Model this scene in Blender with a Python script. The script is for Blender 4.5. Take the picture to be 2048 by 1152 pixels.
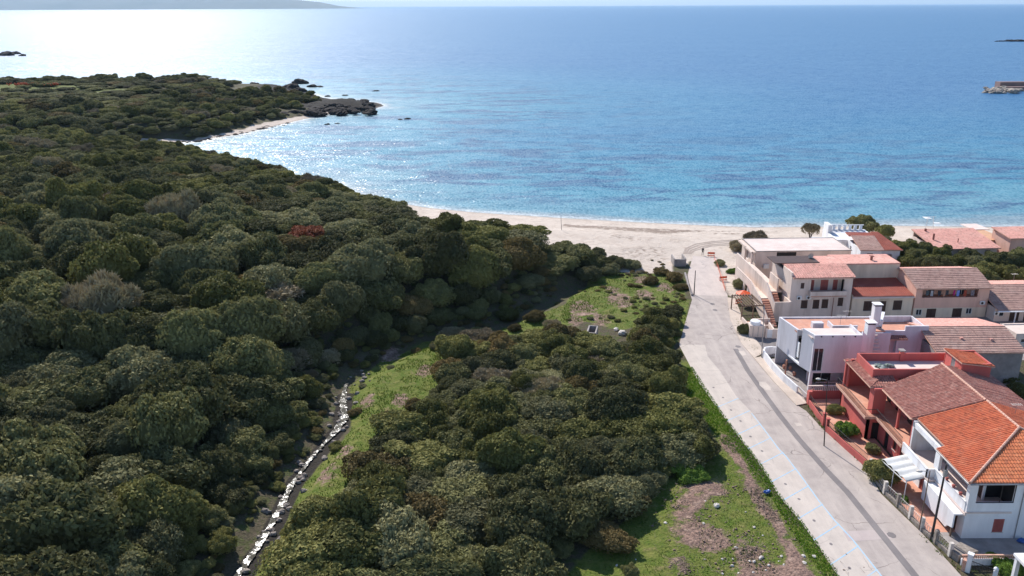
import bpy, bmesh, math, random
import numpy as np
from mathutils import Vector, Matrix
random.seed(7); np.random.seed(7)
R = math.radians
for o in list(bpy.data.objects): bpy.data.objects.remove(o)
S = bpy.context.scene; COL = S.collection

# ---------------------------------------------------------------- camera
F = 1650.0; CAM_H = 50.0; PITCH = math.atan(565.0/F); ROLL = R(-0.25)
fwd = Vector((0, math.cos(PITCH), -math.sin(PITCH)))
r0 = Vector((1, 0, 0)); u0 = Vector((0, math.sin(PITCH), math.cos(PITCH)))
right = r0*math.cos(ROLL)+u0*math.sin(ROLL); up = -r0*math.sin(ROLL)+u0*math.cos(ROLL)
cd = bpy.data.cameras.new('camera'); cam = bpy.data.objects.new('camera', cd); COL.objects.link(cam)
m = Matrix((right, up, -fwd)).transposed().to_4x4(); m.translation = (0, 0, CAM_H); cam.matrix_world = m
cd.sensor_width = 36; cd.lens = 36*F/2048; cd.clip_start = 1; cd.clip_end = 200000
S.camera = cam
def at(px, py, z=0.0):
    d = fwd+right*((px-1024)/F)-up*((py-576)/F); t = (z-CAM_H)/d.z
    return (d.x*t, d.y*t, z)
def atY(px, py, y):
    d = fwd+right*((px-1024)/F)-up*((py-576)/F); t = y/d.y
    return (d.x*t, y, CAM_H+d.z*t)

# ---------------------------------------------------------------- world, sun, exposure
SUN_EL = R(40); SUN_AZ = R(-24)          # azimuth from +Y, negative = towards -X
w = bpy.data.worlds.new('World'); S.world = w; w.use_nodes = True
nt = w.node_tree; sky = nt.nodes.new('ShaderNodeTexSky'); sky.sky_type = 'NISHITA'; sky.sun_disc = False
sky.sun_elevation = SUN_EL; sky.sun_rotation = SUN_AZ; sky.altitude = 50; sky.air_density = 1.0; sky.dust_density = 0.2; sky.ozone_density = 4.0
bg = nt.nodes['Background']; bg.inputs[1].default_value = 0.11; nt.links.new(sky.outputs[0], bg.inputs[0])
sl = bpy.data.lights.new('sun', 'SUN'); sl.energy = 4.2; sl.angle = R(0.53); sl.color = (1, .95, .88)
so = bpy.data.objects.new('sun', sl); COL.objects.link(so)
sd = Vector((math.sin(SUN_AZ)*math.cos(SUN_EL), math.cos(SUN_AZ)*math.cos(SUN_EL), math.sin(SUN_EL)))
so.rotation_euler = sd.to_track_quat('Z', 'Y').to_euler(); so.location = (0, 0, 120)
S.view_settings.view_transform = 'Standard'; S.view_settings.look = 'None'; S.view_settings.exposure = 0.65; S.view_settings.gamma = 1
S.render.engine = 'CYCLES'; S.cycles.max_bounces = 6; S.cycles.transparent_max_bounces = 4; S.cycles.volume_bounces = 0

# ---------------------------------------------------------------- materials
def srgb(r, g, b):
    f = lambda c: (c/255/12.92) if c/255 <= .04045 else ((c/255+.055)/1.055)**2.4
    return (f(r), f(g), f(b), 1)
class NT:
    def __init__(s, mat): s.t = mat.node_tree; s.n = s.t.nodes; s.l = s.t.links
    def node(s, typ, ins=None, **kw):
        x = s.n.new(typ)
        for k, v in kw.items(): setattr(x, k, v)
        for k, v in (ins or {}).items():
            if isinstance(v, tuple) and len(v) == 2 and hasattr(v[0], 'outputs'): s.l.new(v[0].outputs[v[1]], x.inputs[k])
            elif hasattr(v, 'outputs'): s.l.new(v.outputs[0], x.inputs[k])
            else: x.inputs[k].default_value = v
        return x
    def noise(s, vec, scale, detail=4, rough=.55, dist=0):
        return s.node('ShaderNodeTexNoise', {'Vector': vec, 'Scale': scale, 'Detail': detail, 'Roughness': rough, 'Distortion': dist})
    def ramp(s, fac, a, b, lo=0., hi=1.):
        return s.node('ShaderNodeMapRange', {'Value': fac, 'From Min': a, 'From Max': b, 'To Min': lo, 'To Max': hi})
    def mix(s, fac, a, b, blend='MIX'):
        x = s.n.new('ShaderNodeMix'); x.data_type = 'RGBA'; x.blend_type = blend
        for i, v in ((0, fac), (6, a), (7, b)):
            if isinstance(v, tuple) and len(v) == 2 and hasattr(v[0], 'outputs'): s.l.new(v[0].outputs[v[1]], x.inputs[i])
            elif hasattr(v, 'outputs'): s.l.new(v.outputs[2] if v.bl_idname == 'ShaderNodeMix' else v.outputs[0], x.inputs[i])
            else: x.inputs[i].default_value = v
        return (x, 2)
    def math(s, op, a, b=0.):
        x = s.n.new('ShaderNodeMath'); x.operation = op
        for i, v in ((0, a), (1, b)):
            if isinstance(v, tuple): s.l.new(v[0].outputs[v[1]], x.inputs[i])
            elif hasattr(v, 'outputs'): s.l.new(v.outputs[0], x.inputs[i])
            else: x.inputs[i].default_value = v
        return x
MATS = {}
def mat(name, c1, c2=None, scale=1.5, rough=.8, bump=.0, bscale=12, stain=None, stain_amt=.0, spec=.3, metal=0, vstretch=1., speck=None):
    if name in MATS: return MATS[name]
    m = bpy.data.materials.new(name); m.use_nodes = True; g = NT(m); p = g.n['Principled BSDF']
    geo = g.node('ShaderNodeNewGeometry')
    vec = g.node('ShaderNodeMapping', {'Vector': (geo, 0), 'Scale': (1, 1, vstretch)})
    c2 = c2 or tuple(x*.8 for x in c1[:3])+(1,)
    n = g.noise(vec, scale, 5, .6); f = g.ramp(n, .35, .68)
    col = g.mix(f, c1, c2)
    if stain:
        n2 = g.noise(vec, scale*.35, 6, .7); f2 = g.ramp(n2, .5, .72, 0, stain_amt); col = g.mix(f2, col, stain)
    if speck:
        v3 = g.node('ShaderNodeTexVoronoi', {'Vector': (geo, 0), 'Scale': speck}); col = g.mix(g.ramp((v3, 1), .55, .95, 0, .55), col, tuple(x*.45 for x in c2[:3])+(1,))
        n3 = g.noise((geo, 0), .7, 6, .75, 1.); col = g.mix(g.ramp(n3, .55, .75, 0, .5), col, (.20, .14, .11, 1))
    g.l.new(col[0].outputs[2], p.inputs['Base Color'])
    p.inputs['Roughness'].default_value = rough; p.inputs['Specular IOR Level'].default_value = spec; p.inputs['Metallic'].default_value = metal
    if bump:
        nb = g.noise((geo, 0), bscale, 4); b = g.node('ShaderNodeBump', {'Height': nb, 'Strength': bump, 'Distance': .05}); g.l.new(b.outputs[0], p.inputs['Normal'])
    MATS[name] = m; return m
def wallmat(name, c, dirt=(.25, .2, .17, 1)):
    return mat(name, c, tuple(x*.86 for x in c[:3])+(1,), .9, .85, .25, 9, dirt, .6, .2, vstretch=.18)
M_white = wallmat('white_render', (.80, .79, .80, 1), (.42, .36, .33, 1))
M_lav = wallmat('pale_blue_white_render', (.70, .67, .70, 1), (.4, .36, .36, 1))
M_beige = wallmat('beige_render', (.74, .60, .52, 1), (.36, .27, .22, 1))
M_cream = wallmat('cream_render', (.76, .62, .48, 1), (.4, .3, .22, 1))
M_pink = wallmat('salmon_render', (.76, .46, .36, 1), (.45, .25, .2, 1))
M_red = wallmat('brick_red_render', (.56, .14, .12, 1), (.33, .10, .09, 1))
M_concrete = mat('concrete', (.36, .32, .30, 1), (.25, .22, .21, 1), .8, .9, .3, 8, (.14, .12, .11, 1), .5)
M_terr = mat('terracotta_floor', (.62, .30, .20, 1), (.50, .24, .17, 1), 1.5, .8, .1, 8, (.66, .45, .36, 1), .6)
M_pale = mat('pale_roof_screed', (.72, .60, .54, 1), (.62, .50, .45, 1), .5, .9, .1, 8, (.45, .35, .32, 1), .4)
M_tile_new = mat('bright_orange_tile', (.60, .155, .065, 1), (.46, .105, .05, 1), 2.2, .8, .3, 20, (.62, .24, .13, 1), .6, speck=3.5)
M_tile_light = mat('light_orange_tile', (.68, .22, .09, 1), (.52, .14, .06, 1), 2.2, .8, .3, 20, (.70, .36, .2, 1), .6, speck=3.5)
M_tile_old = mat('weathered_brown_tile', (.42, .17, .125, 1), (.28, .11, .09, 1), 4.5, .85, .3, 20, (.56, .34, .27, 1), .8, speck=3.5)
M_tile_brown = mat('brown_concrete_tile', (.44, .27, .22, 1), (.34, .20, .165, 1), 1.2, .85, .3, 20, (.50, .35, .29, 1), .7, speck=2.5)
M_tile_pink_and_sunlit = mat('pink_and_sunlit_tile', (.72, .37, .30, 1), (.62, .30, .24, 1), 1.0, .85, .3, 20, (.74, .47, .38, 1), .6, speck=3.)  # pink roofs; also sunlight painted into the back slopes of brown roofs
M_tile_red = mat('dark_red_tile', (.34, .09, .06, 1), (.26, .07, .05, 1), 1.0, .85, .3, 20, (.42, .16, .12, 1), .5)
M_ridge = mat('pale_ridge_tile', (.66, .40, .31, 1), (.5, .28, .2, 1), 3, .85, .2, 15)
M_dark = mat('dark_interior', (.035, .03, .03, 1), (.02, .018, .018, 1), 1, .7)
M_glass = mat('window_glass', (.05, .055, .06, 1), (.03, .03, .035, 1), .8, .08, spec=.6)
M_shut = mat('brown_shutter', (.09, .05, .04, 1), (.06, .035, .03, 1), 3, .6)
M_redshut = mat('red_shutter', (.42, .12, .10, 1), (.34, .09, .08, 1), 3, .6)
M_wframe = mat('white_frame', (.78, .77, .76, 1), None, 3, .5)
M_iron = mat('dark_iron', (.05, .045, .045, 1), None, 3, .55, metal=.3)
M_steel = mat('grey_steel', (.35, .34, .34, 1), None, 3, .5, metal=.5)
M_wood = mat('weathered_wood', (.20, .13, .09, 1), (.13, .085, .06, 1), 4, .8, .3, 20)
M_canvas = mat('white_canvas', (.66, .65, .63, 1), None, 1, .8)
M_orange = mat('orange_plastic', (.80, .13, .04, 1), (.62, .09, .03, 1), 3, .5)
M_stone = mat('garden_stone', (.34, .29, .25, 1), (.18, .15, .13, 1), 3.5, .9, .8, 6, (.10, .09, .08, 1), .6)
M_palestone = mat('pale_stone', (.66, .60, .54, 1), (.45, .4, .36, 1), 5, .9, .6, 8)
M_rock = mat('dark_shore_rock', (.05, .042, .038, 1), (.022, .02, .02, 1), .35, .95, 1.0, 1.2, (.09, .07, .058, 1), .5, .1)
M_rockpale = mat('pale_breakwater_rock', (.42, .36, .30, 1), (.20, .17, .15, 1), .3, .9, .8, 1.5)
M_bark = mat('bark', (.10, .075, .06, 1), (.06, .045, .04, 1), 5, .9, .5, 12)
M_pipe = mat('terracotta_pipe', (.30, .13, .10, 1), None, 4, .8)
M_brick = mat('brick', (.45, .20, .14, 1), (.55, .38, .3, 1), 7, .9, .6, 10)

# ---------------------------------------------------------------- builders
def tag(o, label=None, cat=None, group=None, kind=None):
    if label: o['label'] = label
    if cat: o['category'] = cat
    if group: o['group'] = group
    if kind: o['kind'] = kind
    return o
def empty(name, loc=(0, 0, 0), rz=0., label=None, cat=None, group=None):
    o = bpy.data.objects.new(name, None); COL.objects.link(o); o.location = loc; o.rotation_euler = (0, 0, rz); o.empty_display_size = .5
    return tag(o, label, cat, group)
class MB:
    def __init__(s): s.v = []; s.f = []
    def add(s, vs, fs):
        n = len(s.v); s.v += [tuple(v) for v in vs]; s.f += [tuple(i+n for i in f) for f in fs]; return s
    def box(s, x0, x1, y0, y1, z0, z1):
        return s.add([(x0, y0, z0), (x1, y0, z0), (x1, y1, z0), (x0, y1, z0), (x0, y0, z1), (x1, y0, z1), (x1, y1, z1), (x0, y1, z1)],
                     [(0, 3, 2, 1), (4, 5, 6, 7), (0, 1, 5, 4), (1, 2, 6, 5), (2, 3, 7, 6), (3, 0, 4, 7)])
    def prism(s, poly, z0, z1):          # z0,z1 numbers or per-vertex lists
        n = len(poly); a = z0 if isinstance(z0, (list, tuple)) else [z0]*n; b = z1 if isinstance(z1, (list, tuple)) else [z1]*n
        vs = [(p[0], p[1], a[i]) for i, p in enumerate(poly)]+[(p[0], p[1], b[i]) for i, p in enumerate(poly)]
        fs = [tuple(range(n-1, -1, -1)), tuple(range(n, 2*n))]+[(i, (i+1) % n, (i+1) % n+n, i+n) for i in range(n)]
        return s.add(vs, fs)
    def tube(s, a, b, r, r2=None, n=8):
        a = Vector(a); b = Vector(b); d = (b-a).normalized(); q = d.to_track_quat('Z', 'Y'); r2 = r if r2 is None else r2
        vs = []
        for p, rr in ((a, r), (b, r2)):
            for i in range(n):
                t = 2*math.pi*i/n; vs.append(p+q@Vector((rr*math.cos(t), rr*math.sin(t), 0)))
        return s.add(vs, [(i, (i+1) % n, (i+1) % n+n, i+n) for i in range(n)]+[tuple(range(n-1, -1, -1)), tuple(range(n, 2*n))])
    def sphere(s, c, r, seg=8, rings=6, jit=0.):
        rx, ry, rz = r if isinstance(r, tuple) else (r, r, r); vs = [(c[0], c[1], c[2]+rz)]
        for j in range(1, rings):
            ph = math.pi*j/rings
            for i in range(seg):
                t = 2*math.pi*i/seg; k = 1+random.uniform(-jit, jit)
                vs.append((c[0]+rx*k*math.sin(ph)*math.cos(t), c[1]+ry*k*math.sin(ph)*math.sin(t), c[2]+rz*k*math.cos(ph)))
        vs.append((c[0], c[1], c[2]-rz)); L = len(vs)-1
        fs = [(0, 1+i, 1+(i+1) % seg) for i in range(seg)]
        for j in range(rings-2):
            for i in range(seg):
                a = 1+j*seg+i; b = 1+j*seg+(i+1) % seg; fs.append((a, a+seg, b+seg, b))
        fs += [(L, 1+(rings-2)*seg+(i+1) % seg, 1+(rings-2)*seg+i) for i in range(seg)]
        return s.add(vs, fs)
    def wallx(s, y, x0, x1, z0, z1, t=.25, ops=()):   # faces -y
        xs = sorted({x0, x1}|{v for o in ops for v in o[:2]})
        for a, b in zip(xs, xs[1:]):
            cov = sorted([(o[2], o[3]) for o in ops if o[0] <= a+1e-6 and o[1] >= b-1e-6]); z = z0
            for lo, hi in cov:
                if lo > z+1e-4: s.box(a, b, y, y+t, z, lo)
                z = max(z, hi)
            if z < z1-1e-4: s.box(a, b, y, y+t, z, z1)
        return s
    def wally(s, x, y0, y1, z0, z1, t=.25, ops=()):   # faces -x
        ys = sorted({y0, y1}|{v for o in ops for v in o[:2]})
        for a, b in zip(ys, ys[1:]):
            cov = sorted([(o[2], o[3]) for o in ops if o[0] <= a+1e-6 and o[1] >= b-1e-6]); z = z0
            for lo, hi in cov:
                if lo > z+1e-4: s.box(x, x+t, a, b, z, lo)
                z = max(z, hi)
            if z < z1-1e-4: s.box(x, x+t, a, b, z, z1)
        return s
    def build(s, name, m, parent=None, smooth=False, label=None):
        me = bpy.data.meshes.new(name); me.from_pydata(s.v, [], s.f); me.materials.append(m)
        if smooth: me.polygons.foreach_set('use_smooth', [True]*len(me.polygons))
        o = bpy.data.objects.new(name, me); COL.objects.link(o)
        if parent: o.parent = parent
        if label: o['label'] = label
        return o
def bevel(o, wd=.03):
    b = o.modifiers.new('bevel', 'BEVEL'); b.width = wd; b.segments = 1; b.limit_method = 'ANGLE'; return o

def tile_roof(parent, poly, p0, z0, grad, m, per=.30, amp=.075, course=.42, step=.03, slab=.14, name='roof', slabmat=None):
    """tiled slope over a convex ccw plan polygon; plane z = z0 + grad.(p-p0)"""
    g = Vector((grad[0], grad[1])); d = -g.normalized(); c = Vector((-d.y, d.x))
    ss = [Vector(p).dot(c) for p in poly]; ts = [Vector(p).dot(d) for p in poly]
    sg = np.arange(min(ss)-per, max(ss)+per, per/6); tl = []
    t = math.floor(min(ts)/course)*course
    while t < max(ts)+course: tl += [t+.001, t+course*.5, t+course-.004]; t += course
    tl = np.array(tl); SS, TT = np.meshgrid(sg, tl); X = SS*c.x+TT*d.x; Yy = SS*c.y+TT*d.y
    wob = np.interp(np.random.rand(len(sg)), [0, 1], [-.008, .008])
    fr = (TT/course)-np.floor(TT/course)
    Z = z0+g.x*(X-p0[0])+g.y*(Yy-p0[1])+amp*np.abs(np.cos(np.pi*SS/per))**.7+step*fr+wob[None, :]
    Z += .012*np.sin(SS*1.3+TT*.7)+.012*np.sin(TT*2.1-SS*.4)
    bm = bmesh.new(); vs = [bm.verts.new(v) for v in zip(X.ravel(), Yy.ravel(), Z.ravel())]; ns = len(sg)
    for j in range(len(tl)-1):
        for i in range(ns-1): bm.faces.new((vs[j*ns+i], vs[j*ns+i+1], vs[(j+1)*ns+i+1], vs[(j+1)*ns+i]))
    n = len(poly)
    for i in range(n):
        a = Vector(poly[i]); b = Vector(poly[(i+1) % n]); e = b-a; nn = Vector((e.y, -e.x, 0)).normalized()
        bmesh.ops.bisect_plane(bm, geom=bm.verts[:]+bm.edges[:]+bm.faces[:], plane_co=(a.x, a.y, 0), plane_no=nn, clear_outer=True)
    bmesh.ops.recalc_face_normals(bm, faces=bm.faces[:])
    me = bpy.data.meshes.new(name); bm.to_mesh(me); bm.free(); me.materials.append(m)
    o = bpy.data.objects.new(name, me); COL.objects.link(o); o.parent = parent
    zz = [z0+g.x*(p[0]-p0[0])+g.y*(p[1]-p0[1]) for p in poly]
    b = MB().prism(poly, [z-.01-slab for z in zz], [z-.01 for z in zz]).build('roof_slab', slabmat or M_ridge, o)
    return o
def opening(parent, ax, pos, a0, a1, z0, z1, kind='shutter', m=None, inset=.14, sill=True):
    """a window or door set into a wall opening; ax 'x': wall faces -y at y=pos, ax 'y': wall faces -x at x=pos"""
    fr = MB(); f = .06
    def bx(mb, u0, u1, d0, d1, v0, v1):
        if ax == 'x': mb.box(u0, u1, pos+d0, pos+d1, v0, v1)
        else: mb.box(pos+d0, pos+d1, u0, u1, v0, v1)
    for u0, u1, v0, v1 in ((a0, a0+f, z0, z1), (a1-f, a1, z0, z1), (a0+f, a1-f, z0, z0+f), (a0+f, a1-f, z1-f, z1)): bx(fr, u0, u1, inset-.04, inset+.04, v0, v1)
    door = kind == 'door'
    w_ = fr.build('door' if door else 'window', M_wframe if kind == 'glass' else (m or M_shut), parent)
    mid = (a0+a1)/2
    if kind == 'glass':
        q = MB(); bx(q, a0+f, a1-f, inset, inset+.02, z0+f, z1-f); q.build('pane', M_glass, w_)
        if a1-a0 > .9: q = MB(); bx(q, mid-.03, mid+.03, inset-.03, inset-.002, z0+f, z1-f); q.build('mullion', M_wframe, w_)
    else:
        q = MB()
        for u0, u1 in ((a0+f, mid-.015), (mid+.015, a1-f)):
            bx(q, u0, u0+.07, inset-.03, inset+.02, z0+f, z1-f); bx(q, u1-.07, u1, inset-.03, inset+.02, z0+f, z1-f)
            bx(q, u0+.07, u1-.07, inset+.01, inset+.02, z0+f, z1-f)
            z = z0+f+.04
            while z < z1-f-.05: bx(q, u0+.07, u1-.07, inset-.025, inset+.009, z, z+.05); z += .1
        q.build('panel' if door else 'shutter', m or M_shut, w_)
    if sill and not door:
        q = MB(); bx(q, a0-.06, a1+.06, -.06, .1, z0-.06, z0-.003); q.build('sill', M_palestone, w_)
    return w_
def railing(parent, pts, z, h=.95, m=None, sp=.14, name='railing'):
    q = MB(); m = m or M_iron
    for (a, b) in zip(pts, pts[1:]):
        a = Vector((*a, z)); b = Vector((*b, z)); L = (b-a).length; U = Vector((0, 0, 1))
        q.tube(a+U*h, b+U*h, .035, n=6); q.tube(a+U*.08, b+U*.08, .02, n=6)
        for i in range(int(L/sp)+1): p = a+(b-a)*min(1, i*sp/L); q.tube(p+U*.08, p+U*h, .012, n=4)
    return q.build(name, m, parent)
def ac_unit(parent, x, y, z):
    q = MB().box(x, x+.8, y-.35, y-.04, z, z+.6); o = bevel(q.build('air_conditioner', M_wframe, parent), .03)
    g = MB().tube((x+.3, y-.36, z+.3), (x+.3, y-.351, z+.3), .22, n=14); g.build('fan_grille', M_iron, o)
    return o
def antenna(parent, x, y, z, h=1.6):
    q = MB().tube((x, y, z), (x, y, z+h), .025, n=6).tube((x-.5, y, z+h-.1), (x+.5, y, z+h-.1), .02, n=5)
    for i in range(6): q.tube((x-.5+.2*i, y-.25, z+h-.1), (x-.5+.2*i, y+.25, z+h-.1), .012, n=4)
    return q.build('aerial', M_steel, parent)
def dish(parent, x, y, z, r=.4):
    q = MB(); n = 12; vs = [(x, y+.1, z+.6)]; 
    for k, rr in ((1, .5), (2, 1.)):
        for i in range(n): t = 2*math.pi*i/n; vs.append((x+r*rr*math.cos(t), y+.1-.12*rr*rr-.1*rr*math.sin(t), z+.6+r*rr*math.sin(t)))
    fs = [(0, 1+i, 1+(i+1) % n) for i in range(n)]+[(1+i, 1+n+i, 1+n+(i+1) % n, 1+(i+1) % n) for i in range(n)]
    q.add(vs, fs); q.tube((x, y+.1, z), (x, y+.1, z+.6), .03, n=6); q.tube((x, y+.1, z+.6), (x, y-.3, z+.55), .015, n=4)
    return q.build('satellite_dish', M_palestone, parent)

# ---------------------------------------------------------------- terrain maths
def poly_px(pts, z=0.): return np.array([at(a, b, z)[:2] for a, b in pts])
def seg_dist(P, line, closed=False):
    d = np.full(len(P), 1e9); L = len(line); k = L if closed else L-1
    for i in range(k):
        a = line[i]; b = line[(i+1) % L]; e = b-a; t = np.clip(((P-a)@e)/max(1e-9, e@e), 0, 1)
        d = np.minimum(d, np.hypot(*(P-a-t[:, None]*e).T))
    return d
def inside(P, poly):
    r = np.zeros(len(P), bool); n = len(poly); x, y = P[:, 0], P[:, 1]
    for i in range(n):
        x1, y1 = poly[i]; x2, y2 = poly[(i+1) % n]
        c = ((y1 > y) != (y2 > y)); xi = x1+(y-y1)/(y2-y1+1e-12)*(x2-x1); r ^= c & (x < xi)
    return r
def sdist(P, poly): d = seg_dist(P, poly, True); return np.where(inside(P, poly), d, -d)
def sstep(x, a, b): t = np.clip((x-a)/(b-a), 0, 1); return t*t*(3-2*t)
def vnoise(P, sc, seed=0):
    x = P[:, 0]/sc+seed*17.3; y = P[:, 1]/sc-seed*9.1; xi = np.floor(x); yi = np.floor(y); fx = x-xi; fy = y-yi
    h = lambda a, b: (np.sin(a*127.1+b*311.7+seed*74.7)*43758.5453) % 1
    fx = fx*fx*(3-2*fx); fy = fy*fy*(3-2*fy)
    return (h(xi, yi)*(1-fx)+h(xi+1, yi)*fx)*(1-fy)+(h(xi, yi+1)*(1-fx)+h(xi+1, yi+1)*fx)*fy
def fbm(P, sc, seed=0, n=4): return sum(vnoise(P, sc/2**i, seed+i)/2**(i+1) for i in range(n))
SEA = -2.0
shore_front = poly_px([(2200, 456), (2048, 455), (1800, 452), (1500, 455), (1300, 446), (1120, 436), (950, 425), (850, 415)], SEA)
SHORE = np.array([[900, 190], [300, 194]]+shore_front.tolist()+[[-38, 230], [-60, 252], [-85, 278], [-110, 303], [-136, 320], [-139, 330], [-127, 343], [-116, 361],
    [-112, 375], [-106, 392], [-101, 408], [-88, 436], [-73, 452], [-70, 462], [-76, 478], [-92, 492], [-112, 503], [-120, 520], [-128, 538], [-150, 552],
    [-185, 556], [-220, 552], [-262, 562], [-300, 548], [-345, 556], [-420, 540], [-900, 520], [-900, -200], [900, -200]])
STREAM = poly_px([(470, 1152), (530, 1070), (560, 1005), (590, 950), (640, 890), (680, 840), (690, 780), (720, 745), (790, 700), (870, 670), (980, 650), (1090, 600), (1170, 560), (1240, 545), (1345, 490), (1400, 470)])
STREAM = np.vstack([[STREAM[0]+(STREAM[0]-STREAM[1])*3], STREAM])
FOOT = np.vstack([[[-34, 20], [-31, 45]], poly_px([(395, 1152), (445, 1080), (490, 1000), (555, 930), (610, 860), (640, 790), (655, 745), (760, 700), (850, 668), (960, 640), (1080, 600), (1180, 568), (1255, 540), (1290, 512)]),
    [[34, 172], [22, 183], [5, 196], [-10, 205], [-24, 212], [-38, 224], [-60, 246], [-85, 272], [-110, 297], [-133, 317], [-160, 318], [-200, 310], [-500, 330], [-500, 20]]])
HEAD = np.array([[-131, 341], [-121, 362], [-119, 376], [-113, 394], [-106, 410], [-94, 438], [-80, 455], [-80, 466], [-90, 478], [-104, 488], [-122, 502], [-132, 522], [-140, 536], [-160, 545],
    [-190, 549], [-220, 544], [-262, 552], [-300, 540], [-345, 547], [-420, 530], [-700, 500], [-700, 330], [-160, 336]])
def height(P):
    ds = sdist(P, SHORE); z = np.where(ds > 0, SEA+np.minimum(ds, 60)*.1, SEA+ds*.08); z = np.clip(z, -6, 0)
    z = np.minimum(z, 0); fr = (P[:, 0] > 28) & (P[:, 0] < 400); z = np.where(fr, np.maximum(z, np.where(P[:, 1] < 165, 0, z)), z)
    dh = sdist(P, FOOT); dsh = np.where(P[:, 1] > 150, ds, 200)
    hill = 6.5*sstep(dh, 0, 16)*(0.35+.65*sstep(ds, 4, 60))
    hill += 4.0*sstep(dh, 15, 70)*sstep(ds, 30, 90)+1.6*(fbm(P, 40, 3)-.5)*2*sstep(dh, 2, 25)
    back = sstep(P[:, 1], 258, 310)*sstep(-P[:, 0], 90, 130); hill = hill*(1-.75*back)
    hill *= 1-.5*sstep(P[:, 0], -4, 14)*sstep(P[:, 1], 138, 158); hill *= 1-.55*sstep(P[:, 0], 4, 32)*sstep(P[:, 1], 140, 170); hill *= 1-.5*(1-sstep(P[:, 1], 85, 120))*(1-sstep(dh, 14, 50))
    hill *= 1-(1-sstep(ds, 14, 58))*sstep(P[:, 0], -54, -30)*.9
    z = z+hill
    dd = sdist(P, HEAD); z = z+(4.3*sstep(dd, 0, 9)*(.22+.78*sstep(-P[:, 0], 108, 150))+2.6*sstep(dd, 10, 60)*sstep(-P[:, 0], 140, 230)+2.6*sstep(P[:, 1], 455, 530)*sstep(dd, 4, 20)*sstep(-P[:, 0], 165, 200)+2.4*(fbm(P, 34, 9)-.5)*2*sstep(dd, 2, 20)*sstep(-P[:, 0], 110, 150))
    rk_ = (P[:, 0] > -162) & (P[:, 1] > 436) & (P[:, 0] < -60); z = z+np.where(rk_, 3.4*(fbm(P, 9, 15, 3)-.42)*sstep(ds, 0, 5), 0)
    dst = seg_dist(P, STREAM); z = z-1.0*(1-sstep(dst, .8, 4.0))*(P[:, 1] < 150)
    # gentle thicket mound between stream and road
    z = z+.5*(fbm(P, 9, 5)-.5)*(P[:, 0] < 24)*(dst > 2)*(P[:, 1] < 150)
    return z
DIRT_HOLES = [poly_px(p) for p in ([(1340, 1010), (1385, 985), (1410, 1000), (1395, 1030), (1360, 1040)], [(1335, 1060), (1375, 1030), (1415, 1050), (1450, 1070), (1460, 1095), (1420, 1105), (1370, 1090)],
    [(1365, 975), (1420, 960), (1460, 980), (1420, 995)], [(1470, 1080), (1510, 1090), (1530, 1115), (1480, 1120)], [(1480, 1130), (1600, 1125), (1640, 1160), (1470, 1165)], [(1350, 1125), (1372, 1130), (1362, 1145)])]
DIRT_LINE = poly_px([(1448, 876), (1478, 923), (1501, 968), (1522, 1002), (1551, 1039), (1569, 1080), (1592, 1125), (1620, 1170), (1650, 1230)])
def zat(x, y): return float(height(np.array([[x, y]]))[0])


# ---------------------------------------------------------------- ground
def axis(parts):
    out = []
    for a, b, st in parts: out += list(np.arange(a, b, st))
    return np.array(out+[parts[-1][1]])
gx = axis([(-6000, -900, 900), (-900, -420, 30), (-420, -66, 3), (-66, 48, .7), (48, 180, 3), (180, 900, 60), (900, 6000, 1000)])
gy = axis([(-400, 40, 40), (40, 56, 2), (56, 175, .7), (175, 345, 2), (345, 600, 3), (600, 720, 20)])
GX, GY = np.meshgrid(gx, gy); GP = np.column_stack([GX.ravel(), GY.ravel()]); GZ = height(GP)
dirt = np.zeros(len(GP)); near = (GP[:, 0] > -5) & (GP[:, 0] < 45) & (GP[:, 1] > 40) & (GP[:, 1] < 110)
for q in DIRT_HOLES: dirt[near] = np.maximum(dirt[near], (.42+.45*vnoise(GP[near], .9, 4))*sstep(sdist(GP[near], q), -1.5, 1.0)*1.25)
dirt[near] = np.maximum(dirt[near], .85*(1-sstep(seg_dist(GP[near], DIRT_LINE)+.7*(vnoise(GP[near], 1.1, 8)-.5), .2, 1.3)))
GZ = GZ+np.where(near, dirt*(fbm(GP, 2.2, 11, 3)-.35)*1.0, 0)
dsh = sdist(GP, SHORE); dfoot = sdist(GP, FOOT); dhead = sdist(GP, HEAD); dstr = seg_dist(GP, STREAM)
sand = (dfoot < 1) & (dhead < 0) & ((dsh < 34) | (GP[:, 1] > 166)); sand = sand.astype(float)
sand = np.maximum(sand, ((dsh < 10) & (dhead < 0)).astype(float)); sand = np.maximum(sand, ((dsh < 38) & (GP[:, 0] > -34) & (GP[:, 1] > 150)).astype(float))
for (cx, cy, rr) in [(-83, 223, 3.2), (-80, 217, 3), (-31, 168, 3.5), (-43.5, 182, 2.4), (-38, 175, 2.5), (-56, 195, 2.5), (-60, 188, 2)]:   # bare sandy spots on the ridge
    sand = np.maximum(sand, 1-sstep(np.hypot(GP[:, 0]-cx, GP[:, 1]-cy), rr*.5, rr*1.4))
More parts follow.
